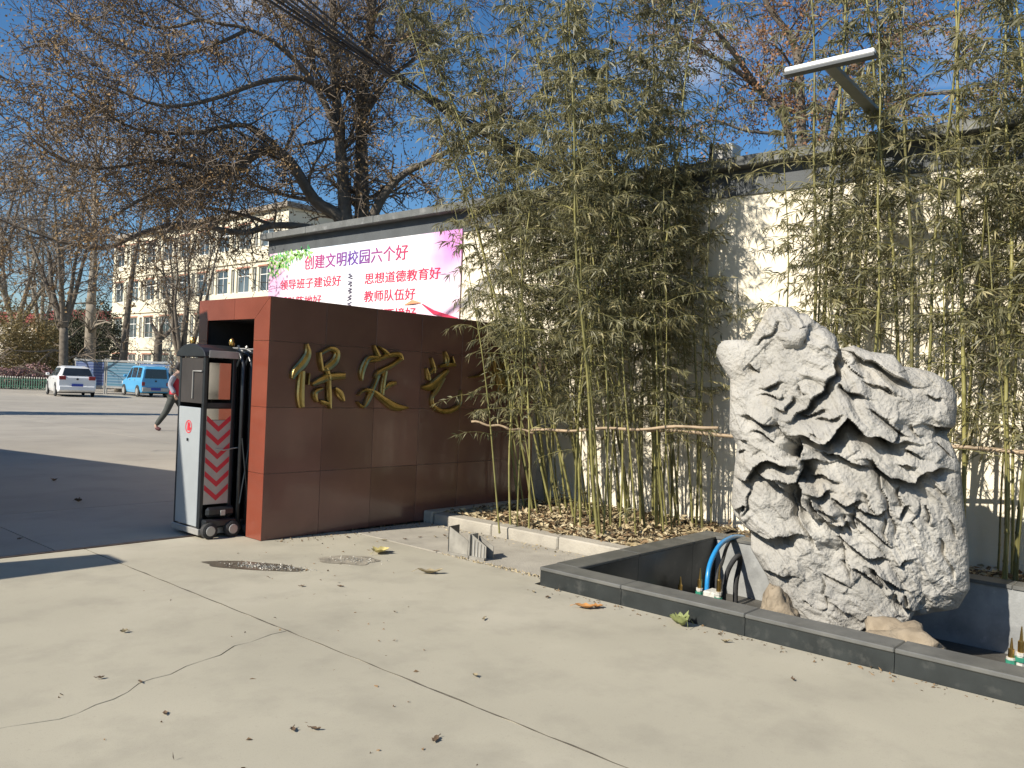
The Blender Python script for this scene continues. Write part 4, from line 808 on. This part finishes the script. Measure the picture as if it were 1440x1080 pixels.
RTR = [([Vector(tb2), Vector((tb2[0], tb2[1], 4.2))], .22, .17), ([Vector((tb2[0], tb2[1], 4.0))] + PL(15.5, (1110, 190), (1070, 130), (1020, 90), (965, 62), (925, 20)), .1, .012), ([Vector((tb2[0], tb2[1], 4.2))] + PL(15.5, (1125, 130), (1115, 60), (1080, 10), (1050, -60)), .12, .03),
       (PL(15.5, (1070, 130), (1020, 60, 15), (985, 20, 14.8), (950, -30, 14.6)), .06, .012), ([Vector((tb2[0], tb2[1], 4.2))] + PL(15.5, (1170, 140), (1220, 80), (1280, 40), (1350, 20)), .1, .02), ([Vector((tb2[0], tb2[1], 4.2))] + PL(15.5, (1180, 170), (1260, 140), (1340, 130), (1420, 120)), .08, .015), (PL(15.5, (1110, 190), (1050, 185), (1000, 170), (960, 190)), .04, .01)]
limb_tree('wall_tree', tb2, RTR, 9, (6, 5, 3), 'russet leaved tree rising behind the wall beyond the white tube lamp', r0=.2, per_m=3.0, L0=1.3, rmin=.005, leaf=DRYO, nleaf=26000, llen=(.03, .07), spread=.2)
# bare trees of the court
def court_tree(px_, D, ht, stems, seed, label, r0, kids=(6, 4), L0=2.4, pm=1.6, bark=BARK, fork_z=2.2, lean=0, leaf=None, nl=0, rmin=.012):
    p = dep(px_, 530, D); b = Vector((p.x, p.y, -.03)); rd = random.Random(seed); F_ = b + UP * fork_z + RT * lean * fork_z; limbs = [([b, b + (F_ - b) * .5 + RT * .05, F_], r0, r0 * .75)]
    for s in range(stems):
        a = 2 * math.pi * s / stems + rd.uniform(-.4, .4); sp = rd.uniform(.18, .5) * (0 if stems == 1 else 1); P_ = [F_]
        for k in range(1, 5): t = k / 4; P_.append(F_ + Vector((math.cos(a), math.sin(a), 0)) * sp * ht * t ** .8 * .6 + UP * (ht - fork_z) * t * rd.uniform(.85, 1.05) + RT * lean * ht * t + rvec(rd) * .12)
        limbs.append((P_, r0 * (.62 if stems > 1 else .75), .02))
    return limb_tree('bare_tree', b, limbs, seed, kids, label, r0=r0, per_m=pm, L0=L0, rmin=rmin, bark=bark, maxlev=1 if len(kids) == 1 else 2, group='bare trees of the court', leaf=leaf, nleaf=nl, llen=(.08, .16))
court_tree(87, 46, 11.5, 6, 31, 'bare forked tree standing behind the white car', .3, (5, 3), 2.6, 1.7, fork_z=3.6)
court_tree(256, 38, 8.2, 7, 32, 'vase shaped bare tree in front of the cream building beside the gate head', .2, (4, 3), 1.8, 1.6, fork_z=1.6)
court_tree(168, 52, 16, 1, 33, 'leaning single trunk tree in front of the building corner', .3, (4, 3), 2.0, .9, fork_z=4, lean=.07)
court_tree(217, 52, 5.2, 3, 34, 'stubby pollarded tree in front of the cream building', .32, (3, 3), 1.0, 1.2, fork_z=3.4, lean=.05)
court_tree(124, 60, 20, 1, 35, 'tall pale poplar trunk behind the notice boards', .48, (4, 3), 3.0, .9, bark=BARKP, fork_z=6)
court_tree(18, 62, 19, 4, 36, 'tall bare poplar beyond the dry hedge with many upright stems', .35, (5, 3), 3.0, 1.2, bark=BARKP, fork_z=4, rmin=.016)
court_tree(55, 78, 21, 4, 37, 'distant tall bare poplar standing by the red roofed house', .35, (5, 3), 3.2, 1.1, bark=BARKP, fork_z=4, rmin=.018)
court_tree(-40, 48, 15, 5, 38, 'bare tree leaning in from beyond the picket fence end', .3, (5, 3), 2.8, 1.3, fork_z=4)
# shrubs, conifers, hedge
def shrub(name, px_, D, w_, h, n, m, label, seed, cat='shrub', group=None, ll=(.12, .3), cone=False, at=None):
    p = Vector(at) if at else dep(px_, 530, D); o = empty(name, (p.x, p.y, -.02)); tag(o, label, cat, group); r_ = np.random.default_rng(seed)
    v = r_.normal(size=(n, 3)); v /= np.linalg.norm(v, axis=1, keepdims=True); rr = r_.uniform(.45, 1, n) ** .5
    b_ = v * rr[:, None]; b_[:, 2] = b_[:, 2] * .5 + .52
    if cone: b_[:, :2] *= (1.15 - b_[:, 2:3])
    b_ *= [w_ / 2, w_ / 2, h]; b_ *= 1 + .15 * np.sin(b_[:, :1] * 3 + seed) * np.cos(b_[:, 1:2] * 2.3)
    tag(link('crown', leaves_mesh('crown', b_, v + r_.normal(0, .7, (n, 3)), r_.uniform(*ll, n), r_.uniform(.02, .07, n), m), o), kind='stuff'); q = MB()
    for i in range(5): a = i * 1.3; q.tube([(0, 0, 0), (.2 * w_ * math.cos(a), .2 * w_ * math.sin(a), h * .45), (.33 * w_ * math.cos(a), .33 * w_ * math.sin(a), h * .75)], [.05, .035, .01], 4)
    q.build('trunk', BARK, o)
for i, (x, D, w_, h, lb) in enumerate(((8, 56, 6.0, 5.6, 'big dry olive brown bush at the left end of the picket fence'), (50, 58, 4.5, 4.4, 'medium dry bush behind the pink blossom shrubs'), (-35, 54, 6, 5, 'dry bush past the end of the picket fence'))): shrub('dry_bush', x, D, w_, h, 5200, BUSH, lb, i + 3)
for i, (x, D, w_, h, lb) in enumerate(((108, 62, 4.2, 5.6, 'grey green conifer behind the left end of the notice boards'), (137, 66, 3.6, 6.4, 'tall dark conifer close to the building corner'), (66, 64, 4.2, 3.8, 'low dark conifer between the bush and the bare tree'))): shrub('conifer', x, D, w_, h, 6000, CONIF, lb, i + 13, 'conifer', cone=False, ll=(.15, .4))
for i, x in enumerate((3, 17, 30, 44, 58)): shrub('blossom_shrub', x, 49.5 + i * .3, 1.9, 1.4, 520, PINKF, 'low shrub flecked with pink blossom behind the green picket fence', i + 23, group='pink shrubs behind the fence', ll=(.06, .16))
shrub('conifer', 0, 0, 3.0, 8.2, 7000, CONIF, 'unseen narrow conifer added to cast the far courtyard shadow streak', 51, 'conifer', ll=(.2, .5), cone=True, at=(1.9, 29.2, 0))  # out of view, placed for its tapered shadow across the court
shrub('potted_shrub', 187, 60, 1.6, 3.2, 500, PINKF, 'thin reddish shrub against the cream ground floor', 40, ll=(.08, .16))

# ================================================================== BUILDINGS
BXF = 32.6; c0 = 79.0; bld = empty('school_building', (BXF, c0, 0)); tag(bld, 'four storey cream teaching building with rows of white framed windows and red lintels', 'building')
FL = 3.25; NB = 9; BW = 3.05; HB = 13.2; LEN = NB * BW + 1.0
wq = MB()
sill, head = .95, 2.75
def wy(y): return -y
for f in range(4):
    z0 = f * FL
    wq.box(0, .35, -LEN, 0, z0, z0 + sill); wq.box(0, .35, -LEN, 0, z0 + head, z0 + FL)
    y = 0.0
    for b in range(NB):
        s = .5 + b * BW; wq.box(0, .35, -s, -y, z0 + sill, z0 + head); wq.box(0, .35, -(s + 2.25), -(s + 1.75), z0 + sill, z0 + head); y = s + 2.75
    wq.box(0, .35, -LEN, -y, z0 + sill, z0 + head)
wq.box(0, .35, -LEN, 0, 4 * FL, HB); wq.box(.36, 12, -.3, 0, 0, HB); wq.box(.36, 12, -LEN, -LEN + .3, 0, HB); wq.box(11.7, 12, -LEN + .31, -.31, 0, HB)
wq.build('wall', CREAM, bld)
box_part('roof', DULLW, bld, -.35, 12.3, -LEN - .3, .3, HB + .001, HB + .35)
for f in range(1, 4): box_part('floor_band', CREAM, bld, -.12, -.001, -LEN, 0, f * FL - .12, f * FL + .1)
def window(w_, y0, z0, first={}):
    key = round(w_, 2)
    if key not in first:
        fm = MB(); h = head - sill; t = .07
        fm.box(0, .08, -w_, 0, 0, t); fm.box(0, .08, -w_, 0, h - t, h); fm.box(0, .08, -t, 0, t, h - t); fm.box(0, .08, -w_, -w_ + t, t, h - t)
        if w_ > 1:
            fm.box(.01, .07, -w_ / 2 - .03, -w_ / 2 + .03, t, h - t); fm.box(.012, .068, -w_ + t, -t, h * .68, h * .68 + .06)
        pn = MB(); pn.box(.035, .045, -w_ + .02, -.02, .02, h - .02)
        fo = fm.build('window', WFRM, bld); po = pn.build('pane', GLASS, fo); first[key] = (fo, po)
        o = fo
    else:
        fo, po = first[key]; o = fo.copy(); COL.objects.link(o); o.parent = bld; c = po.copy(); COL.objects.link(c); c.parent = o
    o.location = (.12, y0, z0)
for f in range(4):
    for b in range(NB):
        s = .5 + b * BW; window(1.75, -s, f * FL + sill); window(.5, -(s + 2.25), f * FL + sill)
        box_part('lintel', REDT, bld, -.03, -.001, -(s + 1.85), -(s - .1), f * FL + head + .02, f * FL + head + .13)
# red roofed house further left
def house(px_, D, w_, d, h, rh, label, rz=0, wm=DULLW):
    p = dep(px_, 530, D); o = empty('house', (p.x, p.y, 0), AZ + rz); tag(o, label, 'house'); box_part('wall', wm, o, 0, d, -w_ / 2, w_ / 2, -.03, h)
    q = MB(); e = .4; q.add([(-e, -w_ / 2 - e, h), (d + e, -w_ / 2 - e, h), (d + e, w_ / 2 + e, h), (-e, w_ / 2 + e, h), (d / 2, -w_ / 2 - e, h + rh), (d / 2, w_ / 2 + e, h + rh)], [(0, 3, 2, 1), (0, 1, 4), (2, 3, 5), (0, 4, 5, 3), (1, 2, 5, 4)]); q.build('roof', ROOFR, o)
    for k in range(int(w_ / 3)):
        y = -w_ / 2 + 1.2 + k * 3; wo = box_part('window', WFRM, o, -.05, -.001, y, y + 1.4, 1.0, 2.5); box_part('pane', GLASS, wo, -.06, -.051, y + .1, y + 1.3, 1.1, 2.4)
house(112, 92, 9.5, 8, 6.5, 1.5, 'dull walled house with dark red roof beside the cream building'); house(30, 100, 10, 8, 6.4, 1.5, 'long low house with red roof behind the dry bushes', .1, WHITE)
# far tree belt so the horizon is closed
n = 9000; A_ = rng.uniform(-.75, .75, n); D_ = rng.uniform(140, 175, n); b_ = np.array([list(FW * d + RT * (math.tan(a) * d)) for a, d in zip(A_, D_)]); b_[:, 2] = rng.uniform(0, 1, n) ** 1.4 * (6 + 3 * np.sin(A_ * 17) + 2 * np.sin(A_ * 41))
tag(link('far_trees', leaves_mesh('far_trees', b_, rng.normal(size=(n, 3)), rng.uniform(.8, 2.2, n), rng.uniform(.2, .6, n), BUSH)), 'distant belt of brown winter trees closing the horizon', 'trees', kind='stuff')

# ================================================================== NOTICE BOARDS, FENCE
def board_mat(i, c1, c2):
    m = bpy.data.materials.new('notice_print%d' % i); m.use_nodes = True; n = m.node_tree; L = n.links; b = n.nodes['Principled BSDF']; b.inputs['Roughness'].default_value = .25
    t = n.nodes.new('ShaderNodeTexCoord'); bk_ = n.nodes.new('ShaderNodeTexBrick'); bk_.inputs['Color1'].default_value = (*c1, 1); bk_.inputs['Color2'].default_value = (*c2, 1); bk_.inputs['Mortar'].default_value = (c1[0] * .6 + .1, c1[1] * .7 + .1, c1[2] * .8 + .1, 1)
    bk_.inputs['Scale'].default_value = 1.6; bk_.inputs['Mortar Size'].default_value = .05; mp = n.nodes.new('ShaderNodeMapping'); mp.inputs['Rotation'].default_value = (0, R(90), R(90)); L.new(t.outputs['Object'], mp.inputs[0]); L.new(mp.outputs[0], bk_.inputs['Vector']); L.new(bk_.outputs[0], b.inputs['Base Color']); return m
FRM = mat('board_frame', (.32, .31, .29), .4, .1, 5, metal=.5)
BB = dep(104, 540, 47.5); BE = dep(240, 545, 46.0); bdir = Vector((BE.x - BB.x, BE.y - BB.y, 0)); blen = bdir.length; brz = math.atan2(bdir.y, bdir.x)
cols = [((.045, .09, .2), (.07, .07, .17)), ((.06, .15, .2), (.05, .12, .19)), ((.04, .1, .22), (.1, .2, .22))]; lbs = ['blue notice board panel behind the white car', 'teal blue notice board panel between the two cars', 'blue notice board panel behind the blue van']
for i in range(3):
    o = empty('notice_board', (BB.x + bdir.x * i / 3, BB.y + bdir.y * i / 3, 0), brz); tag(o, lbs[i], 'notice board', 'notice boards in the court'); W_ = blen / 3
    for x in (.04, W_ - .1): box_part('post', FRM, o, x, x + .06, -.03, .03, -.03, 2.0)
    box_part('panel', board_mat(i, *cols[i]), o, .12, W_ - .12, -.035, -.005, .45, 1.78); box_part('top_rail', FRM, o, -.02, W_ - .002, -.06, .06, 1.82, 1.93); box_part('bottom_rail', FRM, o, .1, W_ - .1, -.04, .02, .34, .44)
GRNF = mat('green_fence', (.035, .10, .065), .5, .2, 4); fb = dep(-60, 545, 48.6); fe = dep(100, 545, 47.8); fd = Vector((fe.x - fb.x, fe.y - fb.y, 0))
fo = empty('picket_fence', (fb.x, fb.y, 0), math.atan2(fd.y, fd.x)); tag(fo, 'low dark green picket fence with pale tips behind the white car', 'fence'); q, q2, q3 = MB(), MB(), MB(); fl = fd.length
for k in range(int(fl / .15)): q.box(k * .15, k * .15 + .06, -.012, .012, .05, .68); q2.box(k * .15 + .003, k * .15 + .057, -.013, .013, .681, .76)
tag(q.build('pickets', GRNF, fo), kind='stuff'); tag(q2.build('picket_tips', PVC, fo), kind='stuff')
for z in (.18, .55): box_part('rail', GRNF, fo, 0, fl, .014, .05, z, z + .05)

# ================================================================== CARS
def car(name, loc, rz, Ln, Wd, st, glassz, paint, label, wheels, rw, lights, van=False):
    o = empty(name, loc, rz); tag(o, label, 'car'); hw = Wd / 2
    q = MB(); rings = []
    for x, zb_, zs, zt, ws, wt in st:       # x, bottom, shoulder height, roof height, shoulder half width, roof half width
        rings.append([(x, -ws * .93, zb_), (x, -ws, zb_ + .16), (x, -ws, zs - .1), (x, -ws * .97, zs), (x, -wt, zt - .04), (x, -wt * .8, zt), (x, wt * .8, zt), (x, wt, zt - .04), (x, ws * .97, zs), (x, ws, zs - .1), (x, ws, zb_ + .16), (x, ws * .93, zb_)])
    m_ = 12; vs = [p for r_ in rings for p in r_]; fs = [(i * m_ + j, i * m_ + (j + 1) % m_, (i + 1) * m_ + (j + 1) % m_, (i + 1) * m_ + j) for i in range(len(rings) - 1) for j in range(m_)]
    fs += [tuple(range(m_)), tuple(range((len(rings) - 1) * m_, len(rings) * m_))[::-1]]; q.add(vs, fs); body = q.build('body', paint, o, smooth=False, bevel=.015)
    def side(x, s, t, off=.012):   # a point on the greenhouse side, s=-1/1, t 0..1 between shoulder and roof
        for i in range(len(st) - 1):
            if st[i][0] <= x <= st[i + 1][0]: f = (x - st[i][0]) / (st[i + 1][0] - st[i][0]); a = [st[i][k] + (st[i + 1][k] - st[i][k]) * f for k in range(6)]; break
        y0, z0, y1, z1 = a[4] * .97, a[2], a[5], a[3] - .04; return (x, s * (y0 + (y1 - y0) * t + off), z0 + (z1 - z0) * t)
    CG = mat('car_glass', (.02, .024, .028), .06, .2, 2, spec=.8)
    for s in (-1, 1):
        for xa, xb, xc, xd in glassz['side']: q = MB(); q.add([side(xa, s, .08), side(xb, s, .08), side(xc, s, .9), side(xd, s, .9)], [(0, 1, 2, 3)]); q.build('side_window', CG, o)
    xr, zlo, zhi, wl, wh, xr2 = glassz['rear']; q = MB(); q.add([(xr - .012, -wl, zlo), (xr - .012, wl, zlo), (xr2 - .012, wh, zhi), (xr2 - .012, -wh, zhi)], [(0, 1, 2, 3)]); q.build('rear_window', CG, o)
    xf, zlo, zhi, wl, wh, xf2 = glassz['front']; q = MB(); q.add([(xf + .015, -wl, zlo), (xf + .015, wl, zlo), (xf2 + .015, wh, zhi), (xf2 + .015, -wh, zhi)], [(0, 1, 2, 3)]); q.build('windscreen', CG, o)
    for x in wheels:
        for s in (-1, 1):
            q = MB(); q.lathe((x, s * (hw - .09) - (.11 if s < 0 else -.0), rw), [(rw * .7, 0), (rw, .02), (rw, .10), (rw * .7, .12)], axis='y', n=20); wo = q.build('wheel', RUBB, o)
            q = MB(); yo = s * (hw + .034); q.lathe((x, yo - (.012 if s > 0 else 0) , rw), [(rw * .66, 0), (rw * .66, .012)], axis='y', n=16); q.build('rim', SILV, wo)
            q = MB(); q.lathe((x, s * (hw - .02) - (.03 if s < 0 else 0), rw + .02), [(rw * 1.16, 0), (rw * 1.16, .03)], axis='y', n=20); q.build('wheel_arch', RUBB, o)
    xb = -Ln / 2
    for s in (-1, 1): y0, y1, z0, z1 = lights; q = MB(); q.box(xb - .02, xb + .14, min(s * y0, s * y1), max(s * y0, s * y1), z0, z1); q.build('tail_light', mat('tail_light', (.25, .02, .02), .2, .1, 5), o, bevel=.015)
    for s in (-1, 1): q = MB(); q.box(Ln / 2 - .25, Ln / 2 - .03, min(s * hw * .55, s * hw * .92), max(s * hw * .55, s * hw * .92), .62, .78); q.build('headlight', mat('lamp_glass', (.6, .6, .6), .1), o, bevel=.02)
    q = MB(); q.box(xb - .05, xb + .1, -hw * .93, hw * .93, .3, .52); q.build('rear_bumper', paint if not van else SILV, o, bevel=.03); q = MB(); q.box(xb - .06, xb - .051, -.25, .25, .5, .63) if not van else q.box(xb - .07, xb - .051, -.25, .25, .36, .5); q.build('number_plate', mat('blue_plate', (.03, .06, .35), .4), o)
    q = MB(); q.lathe((xb - .03, 0, .86), [(.05, 0), (.05, .012)], axis='x', n=14); q.build('emblem', BLKP, o)
    for s in (-1, 1): q = MB(); q.box(glassz['mir'], glassz['mir'] + .12, min(s * hw, s * (hw + .17)), max(s * hw, s * (hw + .17)), glassz['mz'], glassz['mz'] + .14); q.build('wing_mirror', paint, o, bevel=.03)
    for s in (-1, 1):
        for xh in glassz['handles']: q = MB(); q.box(xh, xh + .16, min(s * hw * .985, s * (hw + .02)), max(s * hw * .985, s * (hw + .02)), glassz['mz'] - .14, glassz['mz'] - .11); q.build('door_handle', SILV, o)
    q = MB(); q.box(xb + .35, Ln / 2 - .35, -hw * .8, hw * .8, .17, .29); q.build('underbody', RUBB, o); return o
WPT = mat('white_car_paint', (.78, .78, .77), .25, .02, 2, coat=.6); BPT = mat('blue_car_paint', (.09, .36, .62), .28, .04, 2, coat=.5)
pc = gz(98, 557); headg = AZ + R(90 + 62)
# cars point away to the left: heading measured from +X
hd = math.atan2((FW * .80 - RT * .60).y, (FW * .80 - RT * .60).x)
car('hatchback_car', (pc.x, pc.y, 0), hd, 4.0, 1.7, [(-2.0, .3, .86, .93, .80, .72), (-1.95, .25, .93, 1.0, .84, .72), (-1.70, .2, .97, 1.42, .85, .61), (-1.0, .2, .96, 1.5, .85, .60), (.1, .2, .94, 1.48, .85, .60), (.45, .2, .93, 1.38, .85, .60), (1.05, .2, .92, .98, .84, .74), (1.7, .22, .78, .84, .80, .7), (2.0, .3, .62, .68, .68, .58)],
    dict(side=[(-1.45, -.5, -.62, -1.35), (-.4, .75, .22, -.5)], rear=(-1.945, 1.03, 1.39, .66, .54, -1.73), front=(1.02, 1.02, 1.36, .68, .54, .5), mir=.6, mz=.98, handles=(-.75, .1)), WPT, 'white hatchback car parked in front of the notice boards', (-1.25, 1.25), .31, (.5, .80, .82, 1.0))
pc = gz(203, 558); hd2 = math.atan2((FW * .74 - RT * .67).y, (FW * .74 - RT * .67).x)
car('microvan', (pc.x, pc.y, 0), hd2, 3.4, 1.5, [(-1.7, .3, .95, 1.12, .72, .66), (-1.66, .26, .98, 1.5, .74, .62), (-1.55, .22, .98, 1.64, .74, .6), (-.9, .2, .97, 1.68, .74, .6), (.2, .2, .95, 1.66, .74, .6), (.45, .2, .95, 1.58, .74, .6), (1.0, .2, .93, .98, .74, .66), (1.45, .22, .82, .88, .72, .62), (1.7, .3, .7, .75, .64, .54)],
    dict(side=[(-1.45, -.85, -.88, -1.42), (-.75, 0, -.02, -.75), (.1, .75, .35, .08)], rear=(-1.71, 1.0, 1.5, .58, .52, -1.68), front=(.97, 1.02, 1.54, .6, .54, .5), mir=.62, mz=1.02, handles=(-.65, .15)), BPT, 'sky blue microvan parked next to the white car', (-1.1, 1.1), .28, (.56, .72, .6, .8), van=True)

# ================================================================== PERSON
def skin_mesh(name, pts, edges, m, parent, sub_=2, root=0):
    me = bpy.data.meshes.new(name); me.from_pydata([p[:3] for p in pts], edges, []); o = bpy.data.objects.new(name, me); COL.objects.link(o)
    o.modifiers.new('s', 'SKIN'); sv = me.skin_vertices[0].data
    for i, p in enumerate(pts): sv[i].radius = (p[3], p[4] if len(p) > 4 else p[3]); sv[i].use_root = (i == root)
    md = o.modifiers.new('u', 'SUBSURF'); md.levels = sub_; md.render_levels = sub_
    bpy.context.view_layer.update(); me2 = bpy.data.meshes.new_from_object(o.evaluated_get(bpy.context.evaluated_depsgraph_get())); bpy.data.objects.remove(o)
    me2.materials.clear(); me2.materials.append(m); me2.polygons.foreach_set('use_smooth', [True] * len(me2.polygons)); return link(name, me2, parent)
pp = gz(231, 607); ps = empty('person', (pp.x, pp.y, 0), math.atan2(RT.y, RT.x)); tag(ps, 'person in red top and dark trousers striding past behind the gate', 'person')
SKIN = mat('skin', (.5, .32, .24), .6, .05, 8); REDJ = mat('red_jacket', (.55, .03, .05), .75, .1, 10); GRYJ = mat('grey_sleeve', (.33, .33, .38), .8, .1, 10); TRS = mat('dark_trousers', (.05, .055, .05), .85, .15, 12); SHO = mat('dark_shoes', (.1, .03, .035), .6); HAIR = mat('hair', (.02, .016, .014), .6)
# local x: walking direction (image right), y: away from the camera, z: up
body = [(.22, 0, .88, .12, .1), (.24, 0, 1.1, .12, .1), (.28, 0, 1.34, .13, .1), (.31, 0, 1.46, .055), (.33, 0, 1.53, .07), (.345, 0, 1.63, .085), (.335, 0, 1.70, .06),
        (.27, -.17, 1.38, .055), (.17, -.2, 1.13, .042), (.30, -.21, .93, .033), (.27, .17, 1.38, .055), (.40, .2, 1.15, .042), (.52, .19, .98, .033),
        (.2, -.09, .82, .085), (.06, -.09, .47, .062), (-.18, -.08, .13, .042), (-.14, -.08, .05, .035), (-.04, -.08, .04, .03), (.24, .09, .82, .085), (.46, .09, .48, .062), (.52, .09, .1, .042), (.56, .09, .04, .035), (.68, .09, .035, .03)]
ed = [(0, 1), (1, 2), (2, 3), (3, 4), (4, 5), (5, 6), (2, 7), (7, 8), (8, 9), (2, 10), (10, 11), (11, 12), (0, 13), (13, 14), (14, 15), (15, 16), (16, 17), (0, 18), (18, 19), (19, 20), (20, 21), (21, 22)]
skin_mesh('body', body, ed, SKIN, ps)
g3 = lambda l, k: [(body[i][0], body[i][1], body[i][2], body[i][3] + k, (body[i][4] if len(body[i]) > 4 else body[i][3]) + k) for i in l]
skin_mesh('jacket', [(.215, 0, .8, .15, .135)] + g3((0, 1, 2), .035) + [(.305, 0, 1.43, .075)], [(0, 1), (1, 2), (2, 3), (3, 4)], REDJ, ps)
skin_mesh('sleeve', g3((7,), .03) + g3((8, 9), .022), [(0, 1), (1, 2)], GRYJ, ps); skin_mesh('sleeve', g3((10,), .03) + g3((11, 12), .022), [(0, 1), (1, 2)], REDJ, ps)
skin_mesh('trousers', g3((0, 13, 14, 15), .02) + g3((18, 19, 20), .02), [(0, 1), (1, 2), (2, 3), (0, 4), (4, 5), (5, 6)], TRS, ps)
for i in ((15, 16, 17), (20, 21, 22)): skin_mesh('shoe', [(*body[i[0]][:2], body[i[0]][2] - .03, .045)] + g3(i[1:], .018), [(0, 1), (1, 2)], SHO, ps)
skin_mesh('hair', [(.315, 0, 1.60, .088), (.325, 0, 1.69, .085), (.28, 0, 1.52, .05)], [(0, 1), (0, 2)], HAIR, ps)
hq = MB()
for dx, dy, dz, r_ in ((.435, -.03, 1.635, .012), (.435, .03, 1.635, .012)): hq.lathe((dx - .006, dy, dz), [(r_ * .5, -.008), (r_, 0), (r_ * .5, .008)], axis='x', n=8)
hq.build('eyes', HAIR, ps); hq = MB(); hq.add([(.42, -.018, 1.595), (.42, .018, 1.595), (.45, 0, 1.598), (.425, 0, 1.645)], [(0, 1, 2), (0, 2, 3), (1, 3, 2), (0, 3, 1)]); hq.build('nose', SKIN, ps)
for hand, sgn in ((9, -1), (12, 1)):
    hx, hy, hz = body[hand][:3]; fing = [(hx, hy, hz, .03, .02), (hx + .02, hy, hz - .06, .036, .018)]; e_ = [(0, 1)]
    for k in range(4):
        b0 = len(fing); off = (k - 1.5) * .02; l = (.055, .07, .066, .05)[k]; fing += [(hx + .03 + off, hy, hz - .09, .009), (hx + .045 + off, hy - sgn * .012, hz - .09 - l * .6, .008), (hx + .04 + off, hy - sgn * .028, hz - .09 - l, .007)]; e_ += [(1, b0), (b0, b0 + 1), (b0 + 1, b0 + 2)]
    b0 = len(fing); fing += [(hx + .05, hy - sgn * .02, hz - .05, .009), (hx + .068, hy - sgn * .03, hz - .09, .008)]; e_ += [(0, b0), (b0, b0 + 1)]
    skin_mesh('hand', fing, e_, SKIN, ps, 1)
